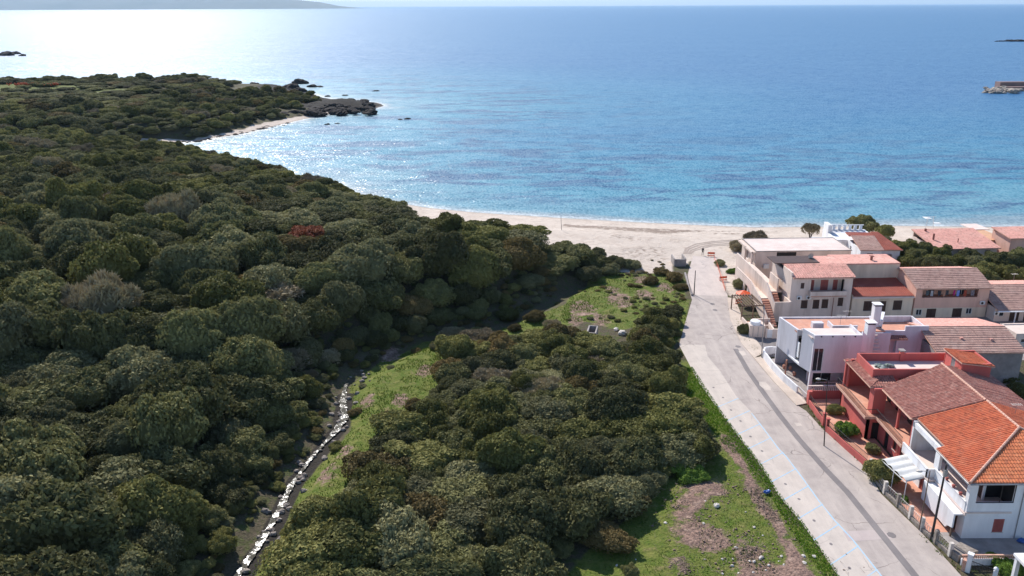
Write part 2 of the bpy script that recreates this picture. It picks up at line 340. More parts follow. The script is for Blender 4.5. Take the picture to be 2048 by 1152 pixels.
GRASS = [poly_px(p) for p in ([(1120, 640), (1140, 590), (1180, 560), (1240, 545), (1290, 545), (1370, 560), (1368, 600), (1340, 640), (1240, 660), (1180, 645)],
    [(780, 780), (800, 700), (850, 672), (900, 668), (890, 720), (872, 800), (850, 850), (795, 900), (750, 955), (698, 1010), (652, 1070), (625, 1130), (600, 1200), (440, 1200), (500, 1120), (560, 1050), (600, 960), (700, 850), (720, 790)], [(700, 760), (760, 712), (850, 680), (980, 655), (1090, 625), (1180, 590), (1180, 640), (1060, 670), (900, 700), (800, 790), (720, 860), (700, 830)],
    [(980, 660), (1060, 655), (1060, 672), (985, 672)], [(1120, 1160), (1200, 1080), (1280, 1020), (1330, 960), (1400, 930), (1450, 900), (1480, 930), (1560, 1020), (1640, 1120), (1680, 1200), (1100, 1200)],
    [(1360, 720), (1400, 735), (1440, 830), (1500, 930), (1600, 1060), (1680, 1160), (1640, 1160), (1560, 1060), (1480, 950), (1420, 860), (1380, 790)],
    [(1345, 600), (1378, 600), (1372, 650), (1350, 690), (1325, 720), (1320, 660)])]
for q in ([(1432, 514), (1500, 500), (1490, 560), (1480, 600), (1455, 590), (1440, 560)], [(1330, 500), (1385, 505), (1378, 530), (1345, 528)], [(1170, 490), (1345, 496), (1347, 545), (1290, 548), (1240, 545), (1180, 520)]):
    q = poly_px(q); sand = np.maximum(sand, .85*sstep(sdist(GP, q), -1, 1))
for cx, cy, rr in ((1165, 618, 3), (1240, 600, 3.2), (1200, 640, 2.2), (1290, 590, 2.4), (1225, 580, 2), (1330, 575, 2.2), (1150, 640, 2.), (1285, 560, 2.5), (1330, 630, 1.5), (800, 800, 1.6), (655, 945, 1.6), (735, 800, 1.5), (560, 1090, 1.4), (850, 740, 1.8), (690, 900, 1.2), (780, 700, 2.)):
    a_ = at(cx, cy); dirt = np.maximum(dirt, .62*(1-sstep(np.hypot(GP[:, 0]-a_[0], (GP[:, 1]-a_[1])*.55), rr*.4, rr*1.3)))
wrack = np.zeros(len(GP))
for q, a_ in (([(1120, 446), (1250, 452), (1420, 458), (1560, 458), (1560, 464), (1400, 466), (1330, 476), (1230, 465), (1120, 458)], .62), ([(1240, 500), (1340, 498), (1345, 530), (1290, 535), (1220, 520)], .42), ([(1180, 470), (1260, 478), (1330, 490), (1250, 492)], .5), ([(1410, 468), (1480, 464), (1500, 474), (1440, 474)], .6)):
    wrack = np.maximum(wrack, a_*sstep(sdist(GP, poly_px(q, -1.)), -1.5, 2))
grass = np.zeros(len(GP)); gn = (GP[:, 1] < 180)
for q in GRASS: grass[gn] = np.maximum(grass[gn], sstep(sdist(GP[gn], q), -1.2, 1.0))
hq = np.array([[-330, 492], [-250, 490], [-215, 478], [-205, 462], [-225, 448], [-330, 446]]); grass = np.maximum(grass, .62*sstep(sdist(GP, hq), -4, 6))
me = bpy.data.meshes.new('ground'); nx = len(gx); ny = len(gy)
idx = np.arange(nx*ny).reshape(ny, nx); fc = np.column_stack([idx[:-1, :-1].ravel(), idx[:-1, 1:].ravel(), idx[1:, 1:].ravel(), idx[1:, :-1].ravel()])
me.from_pydata(np.column_stack([GP, GZ]).tolist(), [], fc.tolist())
for nm, arr in (('sand', sand), ('grass', grass), ('dirt', dirt), ('rock', np.maximum((dhead > -9)*(GP[:, 0] > -156-5*np.sin(GP[:, 1]))*(GP[:, 1] > 432), ((dhead > -8) & (dhead < 7) & (GP[:, 1] > 470)).astype(float))*(dsh > -8)), ('wrack', wrack), ('wet', 1-sstep(dsh, -1, 3.5)), ('strm', (1-sstep(dstr, .7, 1.5))*(GP[:, 1] < 104))):
    me.attributes.new(nm, 'FLOAT', 'POINT').data.foreach_set('value', arr.astype(np.float32))
me.polygons.foreach_set('use_smooth', [True]*len(me.polygons))
gm = bpy.data.materials.new('ground'); gm.use_nodes = True; g = NT(gm); p = g.n['Principled BSDF']; geo = g.node('ShaderNodeNewGeometry')
A = lambda n: g.node('ShaderNodeAttribute', attribute_name=n)
def att(n): return (A(n), 2)
n1 = g.noise((geo, 0), .8, 6, .65); n2 = g.noise((geo, 0), .13, 5, .6); n3 = g.noise((geo, 0), 4., 4, .6); n4 = g.noise((geo, 0), .35, 6, .7, 1.0)
def thr(a, noise, k=.9, w=.15):   # attribute + noise -> soft mask
    s_ = g.math('ADD', a, g.math('MULTIPLY', g.math('SUBTRACT', noise, .5), k)); return g.ramp(s_, .5-w, .5+w)
soil = g.mix(g.ramp(n3, .3, .7), (.13, .10, .07, 1), (.06, .058, .03, 1)); soil = g.mix(g.ramp(n1, .5, .62, 0, .8), soil, (.075, .095, .025, 1))
gr = g.mix(g.ramp(n1, .35, .65), (.085, .13, .018, 1), (.17, .175, .045, 1)); gr = g.mix(g.ramp(n4, .56, .72, 0, .8), gr, (.28, .20, .11, 1)); gr = g.mix(g.ramp(n3, .5, .72, 0, .75), gr, (.045, .07, .012, 1))
sa = g.mix(g.ramp(n2, .35, .7), (.60, .51, .435, 1), (.50, .42, .355, 1)); sa = g.mix(g.ramp(n4, .5, .66, 0, .75), sa, (.42, .33, .27, 1)); sa = g.mix(g.ramp(n1, .55, .7, 0, .5), sa, (.74, .63, .53, 1))
di = g.mix(g.ramp(n3, .35, .62), (.34, .22, .17, 1), (.13, .085, .07, 1)); di = g.mix(g.ramp(n1, .55, .7, 0, .8), di, (.46, .33, .26, 1))
c = g.mix(thr(att('grass'), n1), soil, gr); c = g.mix(thr(att('sand'), n4, .7), c, sa); c = g.mix(thr(att('dirt'), n1, 1.5, .12), c, di)
c = g.mix(thr(att('rock'), n1, .5), c, g.mix(g.ramp(n1, .4, .65), (.042, .036, .031, 1), (.018, .016, .014, 1))); c = g.mix(thr(att('wrack'), n1, 1.3, .12), c, (.26, .20, .16, 1)); c = g.mix(g.ramp((A('wet'), 2), .2, .9, 0, .55), c, (.33, .27, .23, 1)); c = g.mix(thr(att('strm'), n1, .6), c, (.035, .03, .025, 1))
g.l.new(c[0].outputs[2], p.inputs['Base Color']); p.inputs['Roughness'].default_value = .95; p.inputs['Specular IOR Level'].default_value = .15
b = g.node('ShaderNodeBump', {'Height': g.math('ADD', g.math('MULTIPLY', n4, 3.), n3), 'Strength': .7, 'Distance': .22}); g.l.new(b.outputs[0], p.inputs['Normal'])
me.materials.append(gm); go = bpy.data.objects.new('ground', me); COL.objects.link(go); tag(go, kind='structure')

# ---------------------------------------------------------------- sea
sx = axis([(-70000, -10000, 10000), (-10000, -1000, 1500), (-1000, -300, 50), (-300, 300, 5), (300, 1000, 50), (1000, 10000, 1500), (10000, 70000, 10000)])
sy = axis([(170, 330, 3), (330, 640, 6), (640, 1400, 40), (1400, 10000, 1200), (10000, 70000, 10000)])
SX, SY = np.meshgrid(sx, sy); SP = np.column_stack([SX.ravel(), SY.ravel()]); dep = -sdist(SP, SHORE)
me = bpy.data.meshes.new('sea'); nx = len(sx); ny = len(sy); idx = np.arange(nx*ny).reshape(ny, nx)
fc = np.column_stack([idx[:-1, :-1].ravel(), idx[:-1, 1:].ravel(), idx[1:, 1:].ravel(), idx[1:, :-1].ravel()])
me.from_pydata(np.column_stack([SP, np.full(len(SP), SEA)]).tolist(), [], fc.tolist())
me.attributes.new('off', 'FLOAT', 'POINT').data.foreach_set('value', dep.astype(np.float32))
sm = bpy.data.materials.new('sea_water'); sm.use_nodes = True; g = NT(sm); p = g.n['Principled BSDF']; geo = g.node('ShaderNodeNewGeometry')
off = g.node('ShaderNodeAttribute', attribute_name='off'); 
mpl = g.node('ShaderNodeMapping', {'Vector': (geo, 0), 'Scale': (.6, 1.6, 1)})
nb = g.noise(mpl, .02, 5, .6, .6); na = g.noise(mpl, .05, 6, .65, .8)
o2 = g.math('ADD', (off, 2), g.math('MULTIPLY', g.math('SUBTRACT', nb, .5), 90.))
r = g.n.new('ShaderNodeValToRGB'); el = r.color_ramp.elements
for i, (pos, cc) in enumerate([(0, (.20, .27, .30, 1)), (.03, (.11, .25, .31, 1)), (.14, (.055, .215, .295, 1)), (.38, (.034, .16, .27, 1)), (.7, (.024, .122, .245, 1)), (1, (.020, .105, .235, 1))]):
    e = el[i] if i < 2 else el.new(pos); e.position = pos; e.color = cc
g.l.new(g.ramp(o2, 0, 330).outputs[0], r.inputs[0])
pat = g.math('MULTIPLY', g.ramp(na, .47, .58), g.math('MULTIPLY', g.ramp((off, 2), 6, 25), g.ramp((off, 2), 190, 90)))
c = g.mix(g.math('MULTIPLY', pat, .9), (r, 0), (.030, .080, .165, 1))
c = g.mix(g.ramp((off, 2), 6, 0, 0, .55), c, (.42, .40, .36, 1)); fo = g.math('ADD', (off, 2), g.math('MULTIPLY', g.math('SUBTRACT', g.noise((geo, 0), .35, 4, .7), .5), 7.)); fm = g.math('MULTIPLY', g.ramp(fo, .2, .9), g.ramp(fo, 2.4, 1.3)); c = g.mix(g.math('MULTIPLY', fm, .6), c, (.62, .64, .64, 1))
g.l.new(c[0].outputs[2], p.inputs['Base Color'])
p.inputs['Roughness'].default_value = .33; p.inputs['IOR'].default_value = 1.33; p.inputs['Specular IOR Level'].default_value = .5
def slope(sc, freq, amp, det=2):
    q = g.noise(g.node('ShaderNodeMapping', {'Vector': (geo, 0), 'Scale': sc}), freq, det, .55)
    return g.node('ShaderNodeVectorMath', {0: g.node('ShaderNodeVectorMath', {0: (q, 1), 1: (.5, .5, .5)}, operation='SUBTRACT'), 1: (amp, amp, 0)}, operation='MULTIPLY')
v = g.node('ShaderNodeVectorMath', {0: slope((1.2, .5, 1), 1.6, 1.1), 1: slope((.6, 1, 1), .25, .42, 3)}, operation='ADD')
v = g.node('ShaderNodeVectorMath', {0: v, 1: slope((.5, 1, 1), .03, .10, 3)}, operation='ADD')
v = g.node('ShaderNodeVectorMath', {0: v, 1: (0, 0, 1)}, operation='ADD'); v = g.node('ShaderNodeVectorMath', {0: v}, operation='NORMALIZE'); g.l.new(v.outputs[0], p.inputs['Normal'])
me.materials.append(sm); o = bpy.data.objects.new('sea', me); COL.objects.link(o); tag(o, kind='structure')

# far hills beyond the sea
def ridge(name, y, prof, dy, m):
    q = MB(); n = len(prof); vs = []
    rows = [(-.0, 0), (.25, .55), (.5, 1.), (.8, .6), (1.1, 0)]
    for k, (f, hz) in enumerate(rows):
        for i, (px, z) in enumerate(prof):
            x = (px-1024)/F*y*1.057; vs.append((x, y+f*dy, SEA-1+z*hz*(1+.12*math.sin(i*2.3+k*1.7))))
    fs = [(k*n+i, k*n+i+1, (k+1)*n+i+1, (k+1)*n+i) for k in range(len(rows)-1) for i in range(n-1)]
    return tag(q.add(vs, fs).build(name, m, smooth=True), kind='structure')
M_far = mat('far_hills', (.16, .16, .12, 1), (.11, .12, .08, 1), .001, 1., 0)
ridge('hills', 20000, [(-500, 260), (-200, 330), (-50, 300), (60, 330), (160, 280), (260, 310), (380, 260), (480, 290), (560, 240), (620, 220), (660, 130), (690, 70), (715, 25), (735, 0)], 3000, M_far)

# ---------------------------------------------------------------- road
def sheet(name, poly, z, m, thick=0.):
    q = MB(); n = len(poly)
    if thick: q.prism([tuple(p) for p in poly], z-thick, z)
    else: q.add([(a, b, z) for a, b in poly], [tuple(range(n))])
    bm = bmesh.new(); me_ = bpy.data.meshes.new(name); me_.from_pydata(q.v, [], q.f); bm.from_mesh(me_)
    bmesh.ops.triangulate(bm, faces=bm.faces[:]); bmesh.ops.recalc_face_normals(bm, faces=bm.faces[:])
    if not thick and bm.faces and sum(f.normal.z for f in bm.faces) < 0: bmesh.ops.reverse_faces(bm, faces=bm.faces[:])
    bm.to_mesh(me_); bm.free(); me_.materials.append(m)
    o = bpy.data.objects.new(name, me_); COL.objects.link(o); return tag(o, kind='structure')
def roadmat(name, c1, c2, c3, cracks=.5):
    m_ = bpy.data.materials.new(name); m_.use_nodes = True; g = NT(m_); p = g.n['Principled BSDF']; geo = g.node('ShaderNodeNewGeometry')
    st = g.node('ShaderNodeMapping', {'Vector': (geo, 0), 'Rotation': (0, 0, .12), 'Scale': (1, .12, 1)})
    a = g.noise((geo, 0), .5, 6, .65); bb = g.noise(st, .9, 4, .6); cN = g.noise((geo, 0), 9., 3, .6)
    c = g.mix(g.ramp(a, .35, .68), c1, c2); c = g.mix(g.ramp(bb, .45, .7, 0, .7), c, c3); c = g.mix(g.ramp(cN, .3, .75, 0, .3), c, c2)
    v = g.node('ShaderNodeTexVoronoi', {'Vector': g.node('ShaderNodeVectorMath', {0: (geo, 0), 1: (g.noise((geo, 0), .6, 3), 1)}, operation='ADD'), 'Scale': .22}, feature='DISTANCE_TO_EDGE')
    cr = g.math('MULTIPLY', g.ramp(v, .012, .0), g.ramp(g.noise((geo, 0), .15, 2), .5, .6)); c = g.mix(g.math('MULTIPLY', cr, cracks), c, (.09, .075, .07, 1))
    g.l.new(c[0].outputs[2], p.inputs['Base Color']); p.inputs['Roughness'].default_value = .9; p.inputs['Specular IOR Level'].default_value = .2
    b = g.node('ShaderNodeBump', {'Height': cN, 'Strength': .3, 'Distance': .02}); g.l.new(b.outputs[0], p.inputs['Normal']); return m_
M_asph = roadmat('worn_asphalt', (.45, .385, .345, 1), (.34, .29, .265, 1), (.53, .455, .405, 1), .8)
M_park = roadmat('parking_concrete', (.55, .475, .415, 1), (.45, .39, .345, 1), (.61, .53, .46, 1), .5)
M_trench = roadmat('trench_asphalt', (.22, .195, .19, 1), (.17, .15, .148, 1), (.28, .25, .24, 1), .0)
M_upper = roadmat('upper_road_concrete', (.55, .465, .42, 1), (.45, .38, .345, 1), (.60, .51, .45, 1), .8)
M_pave = roadmat('pavement_concrete', (.58, .48, .40, 1), (.44, .36, .30, 1), (.66, .56, .48, 1), .6)
M_blue = mat('faded_blue_paint', (.28, .50, .68, 1), (.40, .50, .58, 1), 1.6, .8, stain=(.52, .46, .41, 1), stain_amt=.6)
PX = lambda pts: [tuple(q) for q in poly_px(pts)]
roadL = [(1386, 512), (1372, 560), (1384, 600), (1372, 640), (1358, 690), (1379, 730), (1398, 766), (1437, 820), (1469, 864), (1496, 898), (1526, 939), (1559, 994), (1600, 1042), (1640, 1098), (1675, 1152)]
parkR = [(1410, 690), (1415, 713), (1440, 742), (1471, 791), (1505, 827), (1530, 859), (1559, 898), (1573, 912), (1606, 955), (1639, 1001), (1672, 1042), (1707, 1079), (1764, 1151)]
roadR = [(1432, 516), (1442, 560), (1455, 590), (1461, 640), (1486, 689), (1510, 718), (1560, 775), (1593, 810), (1612, 822), (1649, 862), (1700, 905), (1733, 937), (1761, 987), (1802, 1027), (1839, 1062), (1877, 1102), (1917, 1146)]
endL = tuple(poly_px([(1675, 1152)])[0]+(poly_px([(1675, 1152)])[0]-poly_px([(1600, 1042)])[0])*2.)
endP = tuple(poly_px([(1764, 1151)])[0]+(poly_px([(1764, 1151)])[0]-poly_px([(1707, 1079)])[0])*2.8)
endR = tuple(poly_px([(1917, 1146)])[0]+(poly_px([(1917, 1146)])[0]-poly_px([(1877, 1102)])[0])*4.5)
L_ = PX(roadL); P_ = PX(parkR); R_ = PX(roadR)
sheet('road', L_[:5]+P_+[endP, endR]+R_[::-1], .03, M_asph)
sheet('parking', L_[4:]+[endL, endP]+P_[::-1], .036, M_park)
sheet('road_upper', PX([(1386, 512), (1432, 516), (1442, 560), (1455, 592), (1390, 591), (1376, 575), (1374, 560)]), .036, M_upper)
tl = poly_px([(1471, 698), (1496, 742), (1525, 783), (1559, 830), (1597, 878), (1650, 938), (1695, 985), (1762, 1068), (1830, 1152), (1900, 1240)])
def strip(line, w):
    a = []; b_ = []
    for i, q in enumerate(line):
        d = line[min(i+1, len(line)-1)]-line[max(i-1, 0)]; d = d/np.linalg.norm(d); n_ = np.array([-d[1], d[0]])
        a.append(tuple(q+n_*w/2)); b_.append(tuple(q-n_*w/2))
    return a+b_[::-1]
sheet('road_trench', strip(tl, .75), .037, M_trench)
sheet('road_patch', PX([(1518, 764), (1530, 764), (1541, 775), (1542, 781), (1530, 780), (1519, 771)]), .042, M_park)
sheet('road_patch', PX([(1477, 703), (1488, 702), (1493, 710), (1484, 712)]), .042, M_park)
sheet('road_patch', PX([(1588, 846), (1600, 847), (1605, 852), (1594, 853)]), .042, M_park)
# blue bay markings
mk = MB()
def line_quad(a, b, w, z=.041):
    a = Vector(a); b = Vector(b); d = (b-a).normalized(); n_ = Vector((-d.y, d.x))*w/2
    mk.add([(*(a-n_), z), (*(b-n_), z), (*(b+n_), z), (*(a+n_), z)], [(0, 1, 2, 3)])
pr = [Vector(q) for q in P_[3:]]+[Vector(endP)]
for a, b in zip(pr[1:], pr[2:]): line_quad(a-Vector((.12, 0)), b-Vector((.12, 0)), .13)
Lp = [Vector(q) for q in L_[4:]]+[Vector(endL)]
def isect(o_, d_, segs):
    best = None
    for a, b in zip(segs, segs[1:]):
        e = b-a; den = d_.x*e.y-d_.y*e.x
        if abs(den) < 1e-9: continue
        t = ((a.x-o_.x)*e.y-(a.y-o_.y)*e.x)/den; u = ((a.x-o_.x)*d_.y-(a.y-o_.y)*d_.x)/den
        if t > 0 and 0 <= u <= 1 and (best is None or t < best): best = t
    return best
y = 110.5; dirn = Vector((-.80, -.60))
while y > 50:
    for a, b in zip(pr, pr[1:]):
        if a.y >= y > b.y:
            o_ = a+(b-a)*((a.y-y)/(a.y-b.y)); t = isect(o_, dirn, Lp)
            if t: line_quad(o_, o_+dirn*min(t, 6.5), .12, .0415)
    y -= 3.55
tag(mk.build('road_markings', M_blue), kind='structure')
# pavement before the white garden wall, with a kerb
sheet('pavement', PX([(1508, 717), (1530, 713), (1600, 782), (1613, 808), (1593, 812), (1548, 765)]), .13, M_pave, .2)
sheet('pavement', PX([(1455, 596), (1470, 598), (1490, 650), (1530, 705), (1508, 717), (1484, 689), (1461, 640)]), .12, M_pave, .2)
sheet('courtyard', [(37.8, 113.5), (47, 114), (47, 121.5), (37.5, 121.5)], .05, M_trench)
sheet('courtyard', [(37.75, 112.8), (38.1, 105), (38.9, 100), (46, 100), (46, 113.4)], .045, M_concrete)
sheet('courtyard', [(39.5, 99.5), (39.6, 89), (41, 82.3), (44, 81), (44, 99.5)], .06, M_terr)
sheet('courtyard', [(40.8, 82), (41.2, 70), (44.6, 70), (44.6, 82)], .055, M_terr)
sheet('courtyard', [(42.6, 66.1), (60, 66.1), (60, 70), (42.6, 70)], .05, M_concrete)
sheet('yard', [(46, 112), (100, 112), (100, 148), (46, 148)], .02, M_concrete)

for pts in ([(1662, 1010), (1672, 1008), (1676, 1014), (1664, 1016)],):
    pass
q = MB()
for px, py in ((1460, 862), (1481, 842), (1501, 873), (1524, 902), (1446, 795), (1427, 775), (1571, 968), (1598, 998), (1628, 1041), (1662, 1088), (1699, 1136), (1462, 820)):
    a = at(px, py, .042); q.add([(a[0]+.16*math.cos(t), a[1]+.22*math.sin(t), .0425) for t in (0, .9, 1.8, 2.7, 3.6, 4.5, 5.4)], [tuple(range(7))])
for px, py in ((1783, 1070), (1425, 608), (1476, 693), (1430, 620)):
    a = at(px, py, .042); q.add([(a[0]+.45*math.cos(t), a[1]+.5*math.sin(t), .0425) for t in (0, .9, 1.8, 2.7, 3.6, 4.5, 5.4)], [tuple(range(7))])
tag(q.build('road_stains', M_trench), kind='structure')
sheet('road_patch', PX([(1685, 1063), (1765, 1060), (1785, 1078), (1720, 1082), (1697, 1083)]), .0365, roadmat('patched_asphalt', (.50, .42, .39, 1), (.42, .35, .33, 1), (.46, .38, .35, 1), .2))
# tyre tracks and the outflow pool on the sand
def arc(pts, w): 
    l = np.array([at(a_, b_, 0)[:2] for a_, b_ in pts]); return strip(l, w)
M_track = mat('compacted_sand', (.40, .32, .27, 1), (.30, .24, .20, 1), 2.5, .95)
tq = MB()
for k, w_ in ((0, .5), (5, .45), (11, .5), (16, .4)):
    l = np.array([at(a_, b_, 0)[:2] for a_, b_ in [(1368+k*.8, 508), (1372+k, 497+k*.3), (1392+k, 488+k*.5), (1425, 483+k*.55), (1462, 480+k*.6), (1500, 479+k*.6)]]); o_ = strip(l, w_); n_ = len(l)
    vs = [(a_, b_, zat(a_, b_)+.03) for a_, b_ in o_]; tq.add(vs, [(i, i+1, 2*n_-2-i, 2*n_-1-i) for i in range(n_-1)])
tag(tq.build('sand_tracks', M_track), kind='structure')
# stream
def ribbon(name, Ls, Rs, z, m):
    a = [Vector((*q, 0)) for q in poly_px(Ls, z)]; b_ = [Vector((*q, 0)) for q in poly_px(Rs, z)]; vs = []; k = 14
    for i in range(len(a)-1):
        for j in range(k):
            t = j/k; p1 = a[i].lerp(a[i+1], t); p2 = b_[i].lerp(b_[i+1], t); w = (p2-p1)*.18
            p1 -= w*random.uniform(-.9, 1); p2 += w*random.uniform(-.9, 1); vs += [(p1.x, p1.y, z), (p2.x, p2.y, z)]
    n_ = len(vs)//2; return tag(MB().add(vs, [(2*i, 2*i+1, 2*i+3, 2*i+2) for i in range(n_-1)]).build(name, m), kind='structure')
wm = bpy.data.materials.new('stream_water'); wm.use_nodes = True; g = NT(wm); p = g.n['Principled BSDF']; geo = g.node('ShaderNodeNewGeometry')
p.inputs['Base Color'].default_value = (.07, .065, .05, 1); p.inputs['Roughness'].default_value = .24; p.inputs['Specular IOR Level'].default_value = .5
q_ = g.noise(g.node('ShaderNodeMapping', {'Vector': (geo, 0), 'Scale': (1.2, .7, 1)}), 6., 4, .7)
v = g.node('ShaderNodeVectorMath', {0: g.node('ShaderNodeVectorMath', {0: (q_, 1), 1: (.5, .5, .5)}, operation='SUBTRACT'), 1: (1.25, 1.25, 0)}, operation='MULTIPLY'); v = g.node('ShaderNodeVectorMath', {0: v, 1: (0, 0, 1)}, operation='ADD'); v = g.node('ShaderNodeVectorMath', {0: v}, operation='NORMALIZE'); g.l.new(v.outputs[0], p.inputs['Normal'])
rm = g.noise((geo, 0), 1.1, 4, .7); g.l.new(g.ramp(rm, .46, .54, .25, .85).outputs[0], p.inputs['Roughness']); g.l.new(g.ramp(rm, .46, .54, .5, .12).outputs[0], p.inputs['Specular IOR Level'])
ribbon('stream', [(414, 1230), (466, 1152), (510, 1090), (535, 1050), (558, 1008), (576, 968), (590, 955)], [(430, 1230), (481, 1152), (524, 1090), (547, 1050), (570, 1008), (589, 970), (594, 956)], -.82, wm)
ribbon('stream', [(590, 955), (603, 938), (622, 912), (646, 886)], [(594, 956), (608, 940), (627, 914), (650, 888)], -.82, wm)
ribbon('stream', [(646, 886), (668, 858), (683, 830), (678, 805), (685, 780), (690, 765)], [(650, 888), (678, 862), (696, 835), (692, 805), (693, 780), (697, 765)], -.82, wm)
# ---------------------------------------------------------------- houses
def flat_parapet(q, x0, x1, y0, y1, z0, z1, t=.2):
    q.box(x0, x1, y0, y0+t, z0, z1).box(x0, x1, y1-t, y1, z0, z1).box(x0, x0+t, y0+t, y1-t, z0, z1).box(x1-t, x1, y0+t, y1-t, z0, z1); return q
# ---- white house, orange roof (near right)
H = empty('house', (44.2, 69.0, 0), 0, 'two-storey white house with bright orange tiled hip roof and open corner veranda', 'house')
q = MB()
opsF = [(.75, 4.45, 4.05, 6.05), (2.9, 3.95, .75, 2.25), (7.2, 8.2, .0, 2.1)]
q.wallx(0, 0, 15.4, 0, 6.5, .3, opsF)
q.wally(0, .3, 6.6, 0, 2.9, .3, [(1.2, 2.4, .0, 2.0)])
q.wally(0, 6.6, 12, 0, 2.9, .3, [(8.0, 9.0, .0, 2.1), (10, 11, .9, 2.1)])
q.wally(0, .3, .55, 2.9, 6.5, .3).wally(0, 6.0, 6.9, 4.0, 6.5, .3)             # corner pier and middle pier
q.wally(0, 6.9, 12, 5.9, 6.5, .3)
q.wally(2.6, 2.0, 12, 3.1, 6.5, .2, [(2.2, 3.4, 3.1, 5.4), (4.2, 5.6, 3.9, 5.4), (9.0, 10.2, 3.1, 5.4)])   # inner wall of the loggia
q.box(0, 2.6, 11.9, 12.2, 2.9, 6.6)
q.wally(15.1, .3, 12.2, 0, 6.5, .3)
q.box(.3, 15.1, 12.0, 12.2, 0, 6.5)
q.build('wall', M_white, H)
MB().box(-.9, 2.6, 5.9, 12.0, 2.78, 2.98).box(.3, 15.1, .3, 12.0, 2.85, 3.0).build('floor_slab', M_pale, H)
q = MB().wally(-.06, .3, 6.3, 2.95, 4.0, .14).box(-.12, .14, .3, 6.4, 4.0, 4.08); q.build('parapet', M_white, H)
q = MB().wally(-.9, 6.4, 12, 2.98, 3.95, .12).box(-.9, 0, 6.4, 6.52, 2.98, 3.95).box(-.95, -.73, 6.4, 12, 3.95, 4.02); q.build('balcony', M_white, H)
MB().box(-.16, 0, -.12, 6.6, 2.72, 2.92).box(-.16, 4.4, -.12, 0, 2.95, 3.1).build('ledge', M_pale, H)
# dark rooms behind the openings
MB().box(3.2, 14.8, .8, 11.6, .05, 2.8).box(4.6, 14.8, .4, 11.6, 3.05, 6.3).build('room', M_dark, H)
MB().box(2.8, 4.6, 2.6, 11.6, 3.05, 6.3).build('room', M_dark, H)
opening(H, 'x', 0, 2.9, 3.95, .75, 2.25, 'shutter', M_redshut, inset=.05)
opening(H, 'x', 0, 7.2, 8.2, 0, 2.1, 'door', M_shut)
opening(H, 'y', 0, 1.2, 2.4, 0, 2.0, 'door', M_shut); opening(H, 'y', 0, 8.0, 9.0, 0, 2.1, 'door', M_redshut); opening(H, 'y', 0, 10, 11, .9, 2.1, 'shutter', M_redshut)
opening(H, 'y', 2.6, 2.2, 3.4, 3.1, 5.4, 'door', M_shut, inset=.05); opening(H, 'y', 2.6, 4.2, 5.6, 3.9, 5.4, 'glass', inset=.05); opening(H, 'y', 2.6, 9.0, 10.2, 3.1, 5.4, 'door', M_shut, inset=.05)
MB().tube((-.62, -.5, 6.52), (-.62, 6.1, 6.52), .07, n=8).tube((-.5, -.62, 6.52), (15.5, -.62, 6.52), .07, n=8).build('gutter', M_steel, H)
MB().tube((5.2, -.07, 0), (5.2, -.07, 6.4), .045, n=6).build('drainpipe', M_steel, H)
# veranda glazing bars in the front opening
MB().box(.75, .80, .05, .12, 4.05, 6.05).box(4.40, 4.45, .05, .12, 4.05, 6.05).box(.8, 4.4, .05, .12, 6.0, 6.05).box(.8, 4.4, .05, .12, 4.05, 4.1).box(3.1, 3.15, .05, .12, 4.1, 6.0).build('window', M_iron, H)
# stair flank hanging off the left side
q = MB(); x = -1.0; pts = [(.2, 1.15), (.2, 2.7), (6.4, 2.7), (6.4, .5), (1.3, .5+.0), (1.0, .9)]
n = len(pts); vs = [(x, a, b) for a, b in pts]+[(x+.16, a, b) for a, b in pts]; q.add(vs, [tuple(range(n-1, -1, -1)), tuple(range(n, 2*n))]+[(i, (i+1) % n, (i+1) % n+n, i+n) for i in range(n)])
q.box(-.838, 0, .21, 6.39, 2.55, 2.69); q.build('stair_flank', M_white, H); MB().box(-.95, -.8, .3, .45, 0, 1.1).build('post', M_wood, H)
for i in range(3):
    o = MB().tube((-.02, 1.4+i*1.35, 4.08), (-.02, 1.4+i*1.35, 4.3), .12, .16, 10).tube((-.02, 1.4+i*1.35, 4.3), (-.02, 1.4+i*1.35, 4.42), .2, .12, 8).build('flower_pot', M_redshut, None)
    o.location = H.location; tag(o, ['red plant pot on the veranda parapet, nearest the front corner of the white house', 'red plant pot in the middle of the white veranda parapet', 'red plant pot on the veranda parapet, farthest from the front corner'][i], 'plant pot', 'plant pots on the veranda parapet')
gl = (2.3/8.0)
tile_roof(H, [(.35, .35*.8), (7.6, 6.1), (7.6, 12.15), (.35, 12.15)], (-.5, 0), 6.6, (gl, 0), M_tile_new)
tile_roof(H, [(-.5, -.5), (.35, .28), (.35, 6.1), (-.5, 6.1)], (-.5, 0), 6.6, (gl, 0), M_tile_new, name='roof_edge')
gf = 2.33/6.6
tile_roof(H, [(-.5, -.5), (15.7, -.5), (7.6, 6.1)], (0, -.5), 6.6, (0, gf), M_tile_light)
tile_roof(H, [(15.7, -.5), (15.7, 12.15), (7.6, 12.15), (7.6, 6.1)], (15.7, 0), 6.6, (-gl, 0), M_tile_new)
def ridge_cap(parent, a, b, r=.13):
    q = MB(); a = Vector(a); b = Vector(b); L = (b-a).length; k = int(L/.42)
    for i in range(k): q.tube(a+(b-a)*(i/k), a+(b-a)*((i+1)/k+.01), r*1.1, r*.9, 8)
    return q.build('ridge_cap', M_ridge, parent)
ridge_cap(H, (-.5, -.5, 6.68), (7.6, 6.1, 9.0)); ridge_cap(H, (15.7, -.5, 6.68), (7.6, 6.1, 9.0)); ridge_cap(H, (7.6, 6.1, 9.0), (7.6, 12.1, 9.0))
antenna(H, 9.5, 10, 8.3, 1.4)

